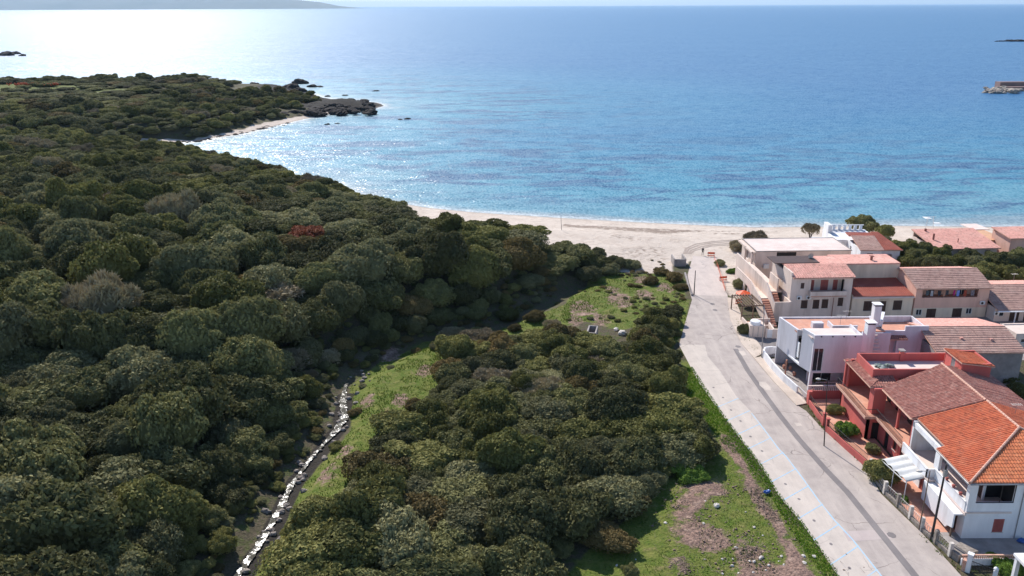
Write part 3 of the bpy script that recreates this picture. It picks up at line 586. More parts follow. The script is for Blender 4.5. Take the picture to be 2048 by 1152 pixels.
# ---- red house
H = empty('house', (44.6, 81.3, 0), 0, 'brick-red house with weathered brown tiled roof, flat roof terrace and long balcony', 'house')
q = MB()
q.wally(-.3, 0, 7.4, 0, 3.2, .3, [(4.9, 5.9, 0, 2.2), (2.9, 3.7, .9, 2.3), (1.2, 1.9, .9, 2.3)])
q.wally(-1.9, 7.4, 15.6, 0, 3.2, .3, []); q.wallx(7.4, -1.9, 0, 0, 3.2, .3, [(-1.25, -.35, 0, 2.3)])
q.wally(2.0, 0, 7.6, 3.4, 6.9, .25, [(1.0, 2.2, 3.4, 5.7), (4.6, 5.8, 3.4, 5.7)])
q.box(-.3, .1, .0, .3, 3.4, 6.6); q.box(-1.5, .0, 7.5, 7.8, 3.4, 6.7).box(-1.5, -1.2, 7.8, 8.7, 3.4, 6.7)   # big pier by the corner
q.wallx(8.9, 2.0, 10, 3.4, 6.9, .25); q.wally(2.0, 9.15, 15.4, 3.4, 6.9, .25, [(10.2, 11.4, 3.4, 5.6), (12.6, 13.8, 4.2, 5.6)])
q.wallx(15.3, -1.9, 13.6, 0, 6.9, .3); q.wally(13.3, 0, 15.3, 0, 6.9, .3)
q.box(-1.4, -1.0, 15.0, 15.3, 6.9, 7.2)
q.build('wall', M_red, H)
MB().tube((-1.55, 15.0, 3.4), (-1.55, 15.0, 6.8), .2, n=12).build('column', M_red, H)
MB().box(-.12, .12, 3.9, 4.15, 3.4, 6.6).build('column', M_red, H)
MB().box(2.4, 13, .3, 15, .1, 3.1).box(2.5, 13, .3, 15, 3.5, 6.8).build('room', M_dark, H)
q = MB().box(-1.2, 2.0, 0.0, 6.8, 3.15, 3.38).box(-2.5, 2.0, 6.8, 15.9, 3.15, 3.38); q.build('balcony_floor', M_terr, H)
q = MB().box(-1.28, -1.2, 0.0, 6.8, 3.1, 3.45).box(-2.58, -2.5, 6.72, 15.98, 3.1, 3.45).box(-2.5, -1.2, 6.72, 6.8, 3.1, 3.45); q.build('balcony_edge', M_ridge, H)
railing(H, [(-1.2, .1), (-1.2, 6.85), (-2.5, 6.85), (-2.5, 15.9)], 3.4, .95)
opening(H, 'y', -.3, 4.9, 5.9, 0, 2.2, 'door', M_dark); opening(H, 'y', -.3, 2.9, 3.7, .9, 2.3, 'shutter', M_shut); opening(H, 'y', -.3, 1.2, 1.9, .9, 2.3, 'shutter', M_shut)
opening(H, 'x', 7.4, -1.25, -.35, 0, 2.3, 'door', M_dark)
for a0, a1, z0, z1, kk in ((1.0, 2.2, 3.4, 5.7, 'door'), (4.6, 5.8, 3.4, 5.7, 'door'), (10.2, 11.4, 3.4, 5.6, 'door'), (12.6, 13.8, 4.2, 5.6, 'glass')): opening(H, 'y', 2.0, a0, a1, z0, z1, kk, M_shut, inset=.05)
gr_ = 2.2/7.8
MB().tube((-.66, .05, 6.62), (-.66, 8.0, 6.62), .07, n=8).build('gutter', M_ridge, H); MB().tube((-.38, 2.4, 0), (-.38, 2.4, 3.1), .045, n=6).build('drainpipe', M_ridge, H)
tile_roof(H, [(-.55, 0.02), (7.2, 0.02), (7.2, 9.8), (5.2, 9.3), (-.55, 8.0)], (-.5, 0), 6.7, (gr_, 0), M_tile_old)
tile_roof(H, [(7.2, 0.02), (14.2, 0.02), (14.2, 12.0), (7.2, 9.8)], (14.4, 0), 6.7, (-gr_, 0), M_tile_old)
tile_roof(H, [(-1.9, 7.9), (-.3, 9.2), (-.3, 15.2), (-1.9, 16.2)], (-1.9, 0), 6.75, (.3, 0), M_tile_old, name='skirt_roof')
tile_roof(H, [(-1.9, 7.9), (1.5, 7.9), (1.5, 9.8), (-.3, 9.8)], (0, 7.9), 6.75, (0, .3), M_tile_old, name='skirt_roof')
ridge_cap(H, (7.2, .1, 8.95), (7.2, 9.8, 8.95))
q = flat_parapet(MB(), -.9, 11.2, 9.9, 14.9, 6.9, 8.15, .2); q.box(4.5, 4.95, 14.55, 15.1, 6.9, 8.45); q.build('terrace_parapet', M_red, H)
MB().box(-.7, 11.0, 10.1, 14.7, 7.0, 7.12).build('terrace_floor', M_pale, H)
q = MB().wally(9.6, 9.9, 13.6, 7.0, 9.0, .2, [(11.2, 12.1, 7.12, 8.9)]).wallx(9.7, 9.6, 13.2, 6.4, 8.9, .2).wally(13.0, 9.9, 13.6, 6.4, 8.9, .2).wallx(13.5, 9.6, 13.2, 6.9, 9.0, .2); hut = q.build('stair_hut', M_red, H)
opening(hut, 'y', 9.6, 11.2, 12.1, 7.12, 8.9, 'door', M_steel, inset=.05)
tile_roof(hut, [(9.4, 9.4), (13.5, 9.4), (13.5, 13.9), (9.4, 13.9)], (9.4, 0), 9.15, (-.12, 0), M_tile_new, name='hut_roof')
q = MB().box(4.4, 5.05, 14.45, 15.2, 8.45, 8.62); 
q.build('chimney_cap', M_concrete, H)
o = MB()
for i in range(9): o.sphere((1.6+random.uniform(-1.2, 1.2), 12.6+random.uniform(-.5, .5), 7.3), (random.uniform(.3, .6), random.uniform(.25, .5), random.uniform(.12, .3)), 7, 5, .25)
o = o.build('tarpaulin', mat('dark_green_tarpaulin', (.03, .07, .045, 1), (.30, .33, .32, 1), 2.2, .5), None); o.location = H.location; tag(o, 'crumpled dark green tarpaulin heaped on the red roof terrace', 'tarpaulin')

# ---- pale blue-white modern house
H = empty('house', (38.6, 102.0, 0), 0, 'angular pale lavender-white modern house with orange flat roof and tall square chimneys', 'house')
q = MB()
# front block
q.wallx(0, 1.75, 8.2, 2.7, 8.2, .25, [(1.95, 3.25, 2.95, 6.3)]); q.wally(7.95, .25, 4.0, 0, 8.2, .25); q.wallx(4.0, 8.2, 13.9, 0, 6.9, .25); q.wallx(0, 7.2, 8.2, 0, 2.7, .25); q.box(1.75, 2.15, 0, .4, 0, 2.7)
q.add([(1.75, .25, 2.7), (1.05, 2.6, 2.7), (1.05, 2.6, 8.2), (1.75, .25, 8.2), (1.98, .25, 2.7), (1.28, 2.6, 2.7), (1.28, 2.6, 8.2), (1.98, .25, 8.2)],
      [(0, 1, 2, 3), (7, 6, 5, 4), (3, 2, 6, 7), (0, 4, 5, 1), (1, 5, 6, 2), (0, 3, 7, 4)])
q.wallx(3.2, 2.6, 7.95, 0, 2.9, .2, [(3.2, 6.0, 0, 2.3)])
q.build('wall', M_lav, H)
# left upper block (overhanging)
A = (0.0, 9.0); Bq = (1.05, 4.3)
q = MB().prism([(1.05, 4.3), (3.6, 4.3), (3.6, 4.5), (1.05, 4.5)], 6.4, 7.25)      # lintel over the recessed balcony
q.prism([(1.0, 4.3), (1.25, 4.35), (.25, 9.2), (0., 9.0)], [2.6, 2.6, 2.9, 2.9], [7.3, 7.3, 7.3, 7.3])
q.wallx(9.2, 0.02, 13.4, 0, 7.25, .25)
q.wallx(6.2, 1.0, 3.4, 2.9, 7.0, .2, [(1.5, 2.6, 3.1, 5.3)])
q.box(12.9, 13.2, 5.6, 9.2, 0, 7.2)
q.build('wing_wall', M_lav, H)
MB().prism([(1.1, 2.5), (1.8, .3), (7.9, .3), (8, 4.1), (13.0, 4.4), (13.0, 9.1), (.2, 9.1)], 2.65, 2.9).build('floor_slab', M_white, H)
MB().box(3.4, 12.6, 4.4, 9, 0.1, 2.6).box(3.6, 7.8, .4, 9, 3.0, 6.7).build('room', M_dark, H)
MB().prism([(.95, 4.4), (3.2, 4.4), (3.2, 3.6), (8.1, 3.6), (8.1, 4.26), (13.2, 4.26), (12.9, 9.2), (.15, 9.2)], 6.85, 7.05).build('terrace_floor', M_terr, H)
MB().prism([(1.5, .25), (7.94, .25), (7.94, 3.6), (1.2, 3.6)], 7.6, 7.8).build('flat_roof', M_pale, H)
MB().box(3.4, 4.9, 5.2, 6.1, 7.05, 7.9).wallx(4.6, 5.9, 9.4, 7.05, 7.75, .2).wally(5.9, 4.8, 6.6, 7.05, 7.75, .2).build('roof_wall', M_lav, H)
opening(H, 'x', 0, 1.95, 3.25, 2.95, 6.3, 'glass', inset=.12, sill=False)
opening(H, 'x', 3.2, 3.2, 6.0, 0, 2.3, 'glass', inset=.05, sill=False)
opening(H, 'x', 6.2, 1.5, 2.6, 3.1, 5.3, 'glass', inset=.05, sill=False)
# white panel and red cushions of the recessed balcony
MB().box(1.15, 1.3, 3.5, 4.2, 3.4, 5.6).build('white_panel', M_white, H)
railing(H, [(1.3, 2.7), (1.2, 4.2)], 2.9, .9, M_steel)
railing(H, [(3.0, .8), (9.8, .8)], 0.05, .9, M_white, .2)
for i in range(4): MB().box(2.6+i*1.5, 2.75+i*1.5, -.1, .0, 7.95, 8.1).build('drain_spout', M_dark, H)
def chimney(x, y, z0, z1, sz=.95):
    q = MB().box(x, x+sz, y, y+sz, z0, z1); c_ = q.build('chimney', M_white, H)
    MB().box(x+.08, x+sz-.08, y+.08, y+sz-.08, z1, z1+.22).build('flue', M_dark, c_); MB().box(x-.12, x+sz+.12, y-.12, y+sz+.12, z1+.22, z1+.32).build('chimney_cap', M_white, c_)
chimney(9.6, 1.9, 0, 8.9, 1.1); chimney(12.0, 5.8, 3, 10.1, .95)
MB().prism([(8.25, .3), (9.2, .3), (9.2, .5), (8.25, .5)], 5.6, [8.6, 7.7, 7.7, 8.6]).build('white_screen', M_white, H)
q = MB()
for i in range(9): q.box(10.8, 11.9, .9+i*.34, 1.24+i*.34, 3.2+i*.42, 3.36+i*.42)
q.build('stair', M_pale, H)
MB().prism([(12.9, 5.6), (13.2, 5.6), (15.0, 9.0), (14.6, 9.2)], 6.8, 8.1).build('roof_screen', M_white, H)
# right part
q = MB().wallx(6.2, 13.9, 20.2, 1.8, 6.3, .25, [(14.3, 15.1, 2.0, 4.2)]).wallx(6.2, 16.9, 20.2, 6.3, 7.0, .25).wally(13.9, 6.45, 11.2, 5, 6.3, .2).wally(20, 6.45, 11.2, 3, 6.6, .2).wallx(11.2, 13.9, 20.2, 3, 6.6, .2)
q.box(15.6, 15.95, 5.5, 5.85, 1.8, 5.4); q.build('rear_wall', M_lav, H)
MB().box(14.1, 20, 6.4, 11.2, 5.5, 5.7).build('terrace_floor', M_terr, H)
MB().box(14.2, 15.9, 6.6, 11.0, 2.0, 5.4).build('room', M_dark, H); opening(H, 'x', 6.2, 14.3, 15.1, 2.0, 4.2, 'door', M_cream, inset=.05)
tile_roof(H, [(14.0, 5.2), (17.0, 5.2), (17.0, 6.2), (14.0, 6.2)], (14, 5.2), 5.4, (0, .2), M_tile_old, name='porch_roof')
MB().box(12.4, 20.2, 2, 6.2, 0, 1.8).build('lower_terrace', M_lav, H)
antenna(H, 7.5, 6.0, 7.05, 1.8); antenna(H, 9.2, 8.2, 7.05, 1.6)

# ---- brown-roofed hall
H = empty('building', (57.8, 103.6, 0), 0, 'long low building with brown ribbed tile roof and bare grey wall, behind the red house', 'building')
q = MB().wallx(0, .3, 12, 0, 5.0, .3).wally(0.3, .3, 12.2, 0, 5.0, .3).wally(11.7, .3, 12.2, 0, 5, .3).wallx(12.2, .3, 12, 0, 5, .3); q.build('wall', M_concrete, H)
tile_roof(H, [(0, -.3), (12.3, -.3), (12.3, 5.6), (0, 5.6)], (0, -.3), 5.0, (0, 1.55/5.9), M_tile_brown, per=.34, amp=.02, course=.5, step=.06)
tile_roof(H, [(0, 5.6), (12.3, 5.6), (12.3, 12.5), (0, 12.5)], (0, 12.5), 5.1, (0, -1.45/6.9), M_tile_pink_and_sunlit, per=.34, amp=.02, course=.48, step=.05)  # sunlit back slope of the same brown roof, light put into the paler colour
for xx, yy, zz in ((4.6, 2.6, 5.75), (8.6, 2.3, 5.7)): MB().box(xx, xx+.35, yy, yy+.3, zz, zz+.3).build('roof_vent', M_tile_pink_and_sunlit, H)

# ---- beige house, red tile strip
H = empty('house', (46.2, 129.2, 0), R(2.2), 'two-storey beige house with a pinkish-red tiled roof strip and stairs up its left side', 'house')
q = MB(); ops = [(2.0, 3.1, 1.9, 3.35), (4.0, 5.1, 1.8, 3.4), (5.5, 6.6, 1.85, 3.45), (8.2, 9.1, 2.2, 3.7), (3.3, 8.9, 4.55, 6.9), (1.6, 2.2, 5.4, 6.4)]
q.wallx(0, 0, 10.3, 0, 7.4, .3, ops); q.wallx(1.6, 3.0, 9.2, 4.3, 7.2, .2, [(3.6, 4.5, 4.5, 6.6), (5.6, 6.9, 4.5, 6.6), (7.7, 8.5, 4.5, 6.6)])
q.wally(0, .3, 9.4, 0, 7.4, .3, [(1.2, 1.7, 1.8, 3.2), (4.0, 4.4, 5.4, 6.0)]); q.wally(10.0, .3, 9.4, 0, 7.4, .3, []); q.wallx(9.2, 0, 10.3, 0, 7.4, .3)
q.box(0, .3, .3, 4.2, 7.4, 8.1); q.box(8.2, 8.5, -.02, .3, 6.9, 7.4); q.build('wall', M_beige, H)
MB().box(.4, 9.9, .6, 9, .1, 4.2).box(.4, 9.9, 1.9, 9, 4.5, 7.1).build('room', M_dark, H)
MB().box(3.1, 9.1, -1.0, 1.6, 4.22, 4.4).build('balcony_floor', M_terr, H)
MB().wallx(-1.0, 3.0, 9.1, 4.1, 5.15, .12).wally(3.0, -.88, 0, 4.1, 5.15, .12).wally(8.98, -.88, 0, 4.1, 5.15, .12).build('balcony', M_beige, H)
for o_ in ((2.0, 3.1, 1.9, 3.35), (4.0, 5.1, 1.8, 3.4), (5.5, 6.6, 1.85, 3.45), (8.2, 9.1, 2.2, 3.7), (1.6, 2.2, 5.4, 6.4)): opening(H, 'x', 0, *o_, 'shutter', M_shut, inset=.08)
for o_ in ((3.6, 4.5, 4.5, 6.6), (5.6, 6.9, 4.5, 6.6), (7.7, 8.5, 4.5, 6.6)): opening(H, 'x', 1.6, *o_, 'door', M_redshut, inset=.05)
opening(H, 'y', 0, 1.2, 1.7, 1.8, 3.2, 'shutter', M_shut, inset=.08); opening(H, 'y', 0, 4.0, 4.4, 5.4, 6.0, 'glass', inset=.08)
tile_roof(H, [(.15, -.45), (10.5, -.45), (10.5, 4.0), (.15, 4.0)], (0, -.45), 7.35, (0, 1.0/4.45), M_tile_pink_and_sunlit, per=.42, amp=.10)
MB().box(.3, 10.3, 4.0, 9.4, 7.9, 8.15).build('flat_roof', M_tile_pink_and_sunlit, H)
MB().box(-1.2, 6.6, 5.2, 9.3, 8.16, 8.26).build('dark_panel', M_shut, H)
ac_unit(H, 1.1, 0, 3.9-.35); ac_unit(H, 2.7, 0, 3.6)
MB().tube((7.4, -.1, 0), (7.4, -.1, 4.1), .05, n=6).build('drainpipe', M_pipe, H); dish(H, 6.0, 7.8, 8.1, .5)
# side terrace and stairs
q = MB().wallx(-1.2, -2.9, -.3, 0, 3.5, .25).wally(-.3, -1.0, 2.6, 0, 3.5, .25, [(.3, 1.0, 1.5, 2.7)])
vs = lambda x, pts: (x, pts)
def slopewall(q, x, t, pts): n = len(pts); q.add([(x, a, b) for a, b in pts]+[(x+t, a, b) for a, b in pts], [tuple(range(n-1, -1, -1)), tuple(range(n, 2*n))]+[(i, (i+1) % n, (i+1) % n+n, i+n) for i in range(n)]); return q
slopewall(q, -2.9, .22, [(-1.0, 0), (-1.0, 3.0), (3.4, 5.4), (10.5, 5.6), (20.5, 5.6), (20.5, 0), (14.6, 0), (14.6, 2.2), (13, 2.2), (13, 0)])
slopewall(q, -4.5, .2, [(-3.5, 0), (-3.5, .9), (2.2, 3.5), (7.0, 4.6), (15, 4.6), (15, 3.2), (8, 3.2), (6, 2.2), (0, 0)])
q.box(-2.7, -.1, 3.4, 20.4, 3.6, 3.8); q.box(-4.3, -2.7, 2.2, 14.8, 2.9, 3.05); q.wally(-1.0, 3.5, 7.5, 3.8, 6.0, .2)
q.build('stair_block', M_beige, H)
q = MB()
for i in range(10): q.box(-2.68, -1.0, -.9+i*.42, -.48+i*.42, .6+i*.3, .9+i*.3)
for i in range(12): q.box(-4.3, -3.0, -3.4+i*.42, -2.98+i*.42, 0+i*.25, .25+i*.25)
q.build('stair', M_terr, H)

# ---- cream house with low red roof
H = empty('house', (56.8, 129.5, 0), R(1.5), 'low cream house with dark red tiled roof, wedged between the beige and the salmon-pink house', 'house')
ops = [(2.0, 3.4, 1.3, 3.05), (4.7, 5.8, 0.6, 3.0), (7.0, 8.5, 1.4, 3.1)]
q = MB().wallx(0, .0, 10.3, 0, 3.75, .3, ops).wallx(6.6, .0, 10.6, 3.0, 7.4, .3).wally(0, .3, 6.6, 0, 4, .3).wally(10.0, .3, 6.6, 0, 4.0, .3)
q.wallx(11.6, 0, 10.6, 0, 7.4, .3).build('wall', M_cream, H)
MB().box(.4, 9.9, .7, 6.5, .1, 3.2).build('room', M_dark, H)
for i, o_ in enumerate(ops): opening(H, 'x', 0, *o_, 'door' if i == 1 else 'shutter', M_shut, inset=.08)
MB().box(-.1, 10.3, -.45, 0.0, 3.62, 3.85).build('cornice', M_pale, H)
tile_roof(H, [(0.1, -.3), (10.2, -.3), (10.2, 6.6), (0.1, 6.6)], (0, -.3), 3.95, (0, .9/6.9), M_tile_red, per=.36, amp=.08)
MB().box(-.1, 10.6, 6.5, 12, 7.4, 7.6).build('flat_roof', M_tile_pink_and_sunlit, H)
MB().tube((6.3, 8.4, 7.6), (6.3, 8.4, 8.3), .22, n=10).box(6.0, 6.6, 8.1, 8.7, 8.3, 8.42).build('chimney', M_pipe, H)

# ---- salmon pink house with laundry
H = empty('house', (67.3, 129.6, 0), R(1.5), 'salmon-pink house with brown tiled roof and laundry drying in its long balcony', 'house')
ops = [(1.1, 10.5, 3.55, 5.0), (.5, 1.5, .45, 1.5), (2.3, 3.9, 0, 1.6), (6.7, 8.3, 0, 1.6), (9.0, 10.0, .55, 1.6)]
q = MB().wallx(0, 0, 12.4, 1.75, 5.35, .3, [ops[0]]).wallx(1.8, .3, 12.1, 3.4, 5.3, .2, [(3, 4, 3.4, 5.1), (8, 9.5, 3.4, 5.1)]).wally(0, .3, 10, 0, 5.35, .3).wally(12.1, .3, 10, 0, 5.35, .3).wallx(10, 0, 12.4, 0, 5.35, .3)
q.wally(0, .6, 9.4, 5.35, 5.6, .3).add([(0.05, .2, 5.35), (0.05, 9.8, 5.35), (0.05, 4.8, 6.9), (.3, .2, 5.35), (.3, 9.8, 5.35), (.3, 4.8, 6.9)], [(0, 2, 1), (3, 4, 5), (0, 3, 5, 2), (2, 5, 4, 1)])
q.build('wall', M_pink, H)
MB().wallx(.02, 0.02, 12.38, 0, 1.75, .28, ops[1:]).build('lower_wall', M_cream, H)
MB().box(.4, 12, 2.1, 9.5, 3.5, 5.2).box(.4, 12, .7, 9.5, .1, 3.0).build('room', M_dark, H)
MB().box(.3, 12.1, .3, 1.8, 3.25, 3.5).build('balcony_floor', M_terr, H)
opening(H, 'x', 1.8, 3, 4, 3.4, 5.1, 'door', M_shut, inset=.05); opening(H, 'x', 1.8, 8, 9.5, 3.4, 5.1, 'glass', inset=.05)
for i, o_ in enumerate(ops[1:]): opening(H, 'x', .02, *o_, ['glass', 'door', 'door', 'glass'][i], M_shut, inset=.08)
tile_roof(H, [(-.3, -.5), (12.7, -.5), (12.7, 5.2), (-.3, 5.2)], (0, -.5), 5.3, (0, 1.75/5.7), M_tile_brown, per=.34, amp=.03, course=.5, step=.05)
tile_roof(H, [(-.3, 5.2), (12.7, 5.2), (12.7, 10.4), (-.3, 10.4)], (0, 10.4), 5.6, (0, -1.4/5.2), M_tile_pink_and_sunlit, per=.34, amp=.03, course=.5, step=.05)  # back half of the brown roof, coloured paler for the sun on it
ac_unit(H, 11.0, 0, 2.3)
lc = [((.10, .12, .13, 1), 'dark grey'), ((.55, .57, .60, 1), 'pale grey'), ((.05, .05, .06, 1), 'black'), ((.5, .28, .2, 1), 'tan'), ((.08, .08, .09, 1), 'charcoal'), ((.55, .04, .22, 1), 'bright pink'), ((.25, .35, .70, 1), 'pale blue'), ((.45, .10, .06, 1), 'rust red'), ((.25, .22, .25, 1), 'grey-brown')]
lx = [1.6, 2.4, 3.6, 4.5, 4.9, 6.2, 6.8, 8.0, 9.2]
for i, ((cc, nm), x) in enumerate(zip(lc, lx)):
    wd = random.uniform(.35, .6); q = MB(); n = 6; hgt = random.uniform(.7, 1.2); vs = []
    for k in range(n+1):
        dx = wd*k/n; dy = .05*math.sin(k*1.7+i); vs += [(x+dx, -.12+dy, 4.85), (x+dx+.04*math.sin(i), -.12+dy*1.6, 4.85-hgt)]
    fs = [(2*k, 2*k+1, 2*k+3, 2*k+2) for k in range(n)]; q.add(vs, fs); o = q.build('laundry', mat('cloth_'+nm.replace(' ', '_'), cc, None, 3, .9), None)
    o.location = H.location; o.rotation_euler = H.rotation_euler; o.modifiers.new('thickness', 'SOLIDIFY').thickness = .02
    tag(o, nm+' piece of washing hanging from the pink balcony line', 'laundry', 'washing on the balcony line')
MB().tube((1.2, -.12, 4.87), (10.4, -.12, 4.87), .012, n=4).build('clothes_line', M_iron, H)

# ---- far right houses
H = empty('house', (79.9, 127.8, 0), R(1.5), 'brown-roofed house with a shaded white veranda beside the salmon-pink house', 'house')
q = MB().wallx(0, 0, 14, 0, 2.3, .3, [(.8, 1.6, .9, 2), (2.6, 4.2, 0, 2.1), (5.0, 6.0, 0, 2.1), (8, 9.5, .8, 2)]).wally(0, .3, 11, 0, 2.3, .3).wallx(11, 0, 14, 0, 2.3, .3)
q.wallx(-5.5, 3.0, 14, -.2, 1.0, .25, []).wallx(-3.6, 1.5, 14, -.2, .6, .2)
q.build('wall', M_beige, H); MB().box(.4, 13.6, .7, 10, .1, 2.1).build('room', M_dark, H)
for o_, kk in (((.8, 1.6, .9, 2), 'glass'), ((2.6, 4.2, 0, 2.1), 'door'), ((5.0, 6.0, 0, 2.1), 'door'), ((8, 9.5, .8, 2), 'shutter')): opening(H, 'x', 0, *o_, kk, M_shut, inset=.08)
tile_roof(H, [(-.2, -1.2), (14, -1.2), (14, 6.2), (-.2, 6.2)], (0, -1.2), 2.35, (0, 2.0/7.4), M_tile_brown, per=.34, amp=.03, course=.5, step=.05)
tile_roof(H, [(-.2, 6.2), (14, 6.2), (14, 11.5), (-.2, 11.5)], (0, 11.5), 3.2, (0, -1.15/5.3), M_tile_pink_and_sunlit, per=.34, amp=.03, course=.5, step=.04)  # rear slope painted paler than the front to show it sunlit
MB().box(-.3, 6.5, -1.5, -1.2, 2.15, 2.3).box(2.6, 2.75, -1.4, -1.25, 0, 2.15).box(5.2, 5.35, -1.4, -1.25, 0, 2.15).build('veranda_beam', M_white, H); ac_unit(H, -.2, 0, 1.2)
dish(H, 13, 9, 3.7, .45); antenna(H, 8.5, 9.5, 3.6)
H = empty('house', (76.5, 116.0, 0), R(1.5), 'small pink flat-roofed annexe with a wide dark window, at the right edge below the veranda', 'house')
MB().wallx(0, 0, 10, 0, 2.6, .3, [(3.0, 6.0, .8, 2.1), (.9, 1.6, 1.1, 1.7)]).wally(0, .3, 4.2, 0, 2.6, .3).wallx(4, 0, 10, 0, 2.6, .3).box(.3, 10, .3, 4, 2.3, 2.45).build('wall', M_beige, H)
MB().box(.5, 9.8, .6, 3.8, .1, 2.2).build('room', M_dark, H); opening(H, 'x', 0, 3.0, 6.0, .8, 2.1, 'shutter', M_redshut); opening(H, 'x', 0, .9, 1.6, 1.1, 1.7, 'glass')

# ---- flat beige building near the beach
H = empty('building', (45.9, 148.6, 0), R(1.5), 'flat-roofed beige building with large dark window beside the sand', 'building')
q = MB().wallx(0, 0, 18.0, 0, 6.1, .3, [(3.9, 7.6, 4.4, 5.95)]).wally(17.7, .3, 8.8, 0, 6.1, .3, []).wallx(8.5, 0, 18, 0, 6.1, .3).wally(0, .3, 8.5, 0, 6.1, .3, [(1.6, 3.0, 3.2, 5.2), (4.6, 6.0, 3.2, 5.2)])
q.box(-.9, -.6, .0, .3, 0, 6).box(-.9, -.6, 4, 4.3, 0, 6).box(-.9, 0, 0, 8.8, 5.7, 6.0); q.build('wall', M_beige, H)
MB().box(.4, 17.6, .7, 8.4, .1, 5.6).build('room', M_dark, H)
opening(H, 'x', 0, 3.9, 7.6, 4.4, 5.95, 'shutter', M_dark, inset=.08, sill=False)
flat_parapet(MB(), -.1, 18.1, -.1, 8.9, 6.1, 6.25, .15).build('roof_edge', M_concrete, H)
MB().box(.05, 17.95, .05, 8.75, 6.1, 6.17).build('flat_roof', M_pale, H)
opening(H, 'y', 0, 1.6, 3.0, 3.2, 5.2, 'glass', sill=False); opening(H, 'y', 0, 4.6, 6.0, 3.2, 5.2, 'glass', sill=False)
MB().box(1.5, 2.5, -.5, -.1, 2.9, 3.7).build('wall_box', M_wframe, H)
# ---- white house with scalloped terrace
H = empty('house', (64.2, 163.5, 0), R(-2), 'whitewashed house with a railed roof terrace, standing before the sea', 'house')
q = MB().box(0, 3.6, 2, 8, 0, 2.6).wallx(2.6, 3.4, 12.2, 0, 3.5, .3, [(4, 5, .8, 2)]).wally(3.4, 2.9, 11, 0, 3.5, .3).wally(12, 2.9, 11, 0, 3.5, .3).wallx(11, 3.4, 12.2, 0, 3.5, .3).box(3.7, 12, 2.9, 11, 3.0, 3.2)
for i in range(7): q.box(4.2+i*1.15, 4.8+i*1.15, 10.9, 11.2, 3.5, 4.5)
q.box(4.0, 12.0, 10.95, 11.15, 4.45, 4.6).box(3.4, 4.2, 8, 11, 3.5, 5.2); q.build('wall', M_white, H); MB().box(3.8, 11.8, 3.3, 10.5, .1, 2.9).build('room', M_dark, H); opening(H, 'x', 2.6, 4, 5, .8, 2, 'glass')
MB().box(3.7, 11.9, 3.2, 10.9, 3.2, 3.26).build('terrace_floor', M_white, H)
# ---- grey house brown + red roof
H = empty('house', (69.6, 158.0, 0), R(-3), 'small grey-white house with one brown and one dark red roof, below the whitewashed house', 'house')
q = MB().wallx(0, 0, 4.2, 0, 3.6, .25, [(1.3, 2.5, 1.2, 2.9)]).wallx(1.2, 4.2, 8.2, 0, 3.3, .25, [(5.9, 6.7, 1.2, 2.4)]).wally(0, .25, 7.5, 0, 3.6, .25, [(5.2, 6.0, 1.6, 2.8)]).wally(8, 1.4, 7.5, 0, 3.2, .25).wallx(7.5, 0, 8.2, 0, 3.6, .25)
q.build('wall', M_white, H); MB().box(.4, 7.8, 1.7, 7.3, .1, 3.1).box(.4, 4, .5, 1.7, .1, 3.1).build('room', M_dark, H)
opening(H, 'x', 0, 1.3, 2.5, 1.2, 2.9, 'shutter', M_shut); opening(H, 'x', 1.2, 5.9, 6.7, 1.2, 2.4, 'shutter', M_shut); opening(H, 'y', 0, 5.2, 6.0, 1.6, 2.8, 'glass')
tile_roof(H, [(-.2, -.3), (4.5, -.3), (4.5, 5.8), (-.2, 5.8)], (0, -.3), 3.65, (0, .22), M_tile_brown, per=.34, amp=.03, course=.5, step=.03)
tile_roof(H, [(4.5, .8), (8.6, .8), (6.0, 8.2), (4.5, 8.2)], (0, .8), 3.4, (0, .24), M_tile_red, per=.34, amp=.03)
tile_roof(H, [(-.6, 5.8), (4.5, 5.8), (4.5, 8.2), (-.6, 8.2)], (0, 5.8), 4.9, (0, .05), M_tile_red, per=.34, amp=.03)
MB().box(4.4, 6.4, .2, 1.0, 2.4, 2.5).build('porch_roof', M_tile_brown, H)
# ---- long pink roofs by the beach
def gable(origin, rz, Wd, D, ze, rise, m, label, wm_=M_beige, ops=()):
    H = empty('house', origin, rz, label, 'house')
    MB().wallx(0, 0, Wd, 0, ze, .25, ops).wally(0, .25, D, 0, ze, .25).wally(Wd-.25, .25, D, 0, ze, .25).wallx(D, 0, Wd, 0, ze+rise, .25).build('wall', wm_, H)
    MB().box(.4, Wd-.4, .6, D-.2, .1, ze-.2).build('room', M_dark, H)
    for o_ in ops: opening(H, 'x', 0, *o_, 'shutter', M_shut)
    tile_roof(H, [(-.5, -.6), (Wd+.4, -.6), (Wd+.4, D+.3), (-.5, D+.3)], (0, -.6), ze, (0, rise/(D+.9)), m, per=.3, amp=.035, course=.5, step=.03)
    return H
a = at(1874, 497, 2.6)
H = gable((a[0], a[1], 0), R(3), 12.8, 9.5, 2.6, 1.5, M_tile_pink_and_sunlit, 'low house with a broad pink tiled roof and two pipes, before the sea', M_beige, [(6, 7, .8, 2), (10.3, 11.4, .5, 2)])
MB().tube((1.4, 4.2, 3.0), (1.4, 4.2, 4.6), .2, n=10).build('chimney', M_pipe, H); MB().tube((5.8, 2.6, 3.0), (5.8, 2.6, 3.9), .09, n=8).build('vent_pipe', M_pipe, H); MB().tube((2.0, 8.6, 3.9), (2.0, 8.6, 4.5), .25, n=8).build('vent_pipe', M_pipe, H)
a = at(1992, 488, 3.0)
H = gable((102.6, 163.5, 0), R(3), 14, 6, 4.4, .7, M_tile_pink_and_sunlit, 'pink-roofed beach house with dark eaves at the right edge of the frame', M_pink)
a = at(1975, 480, 2.6); 
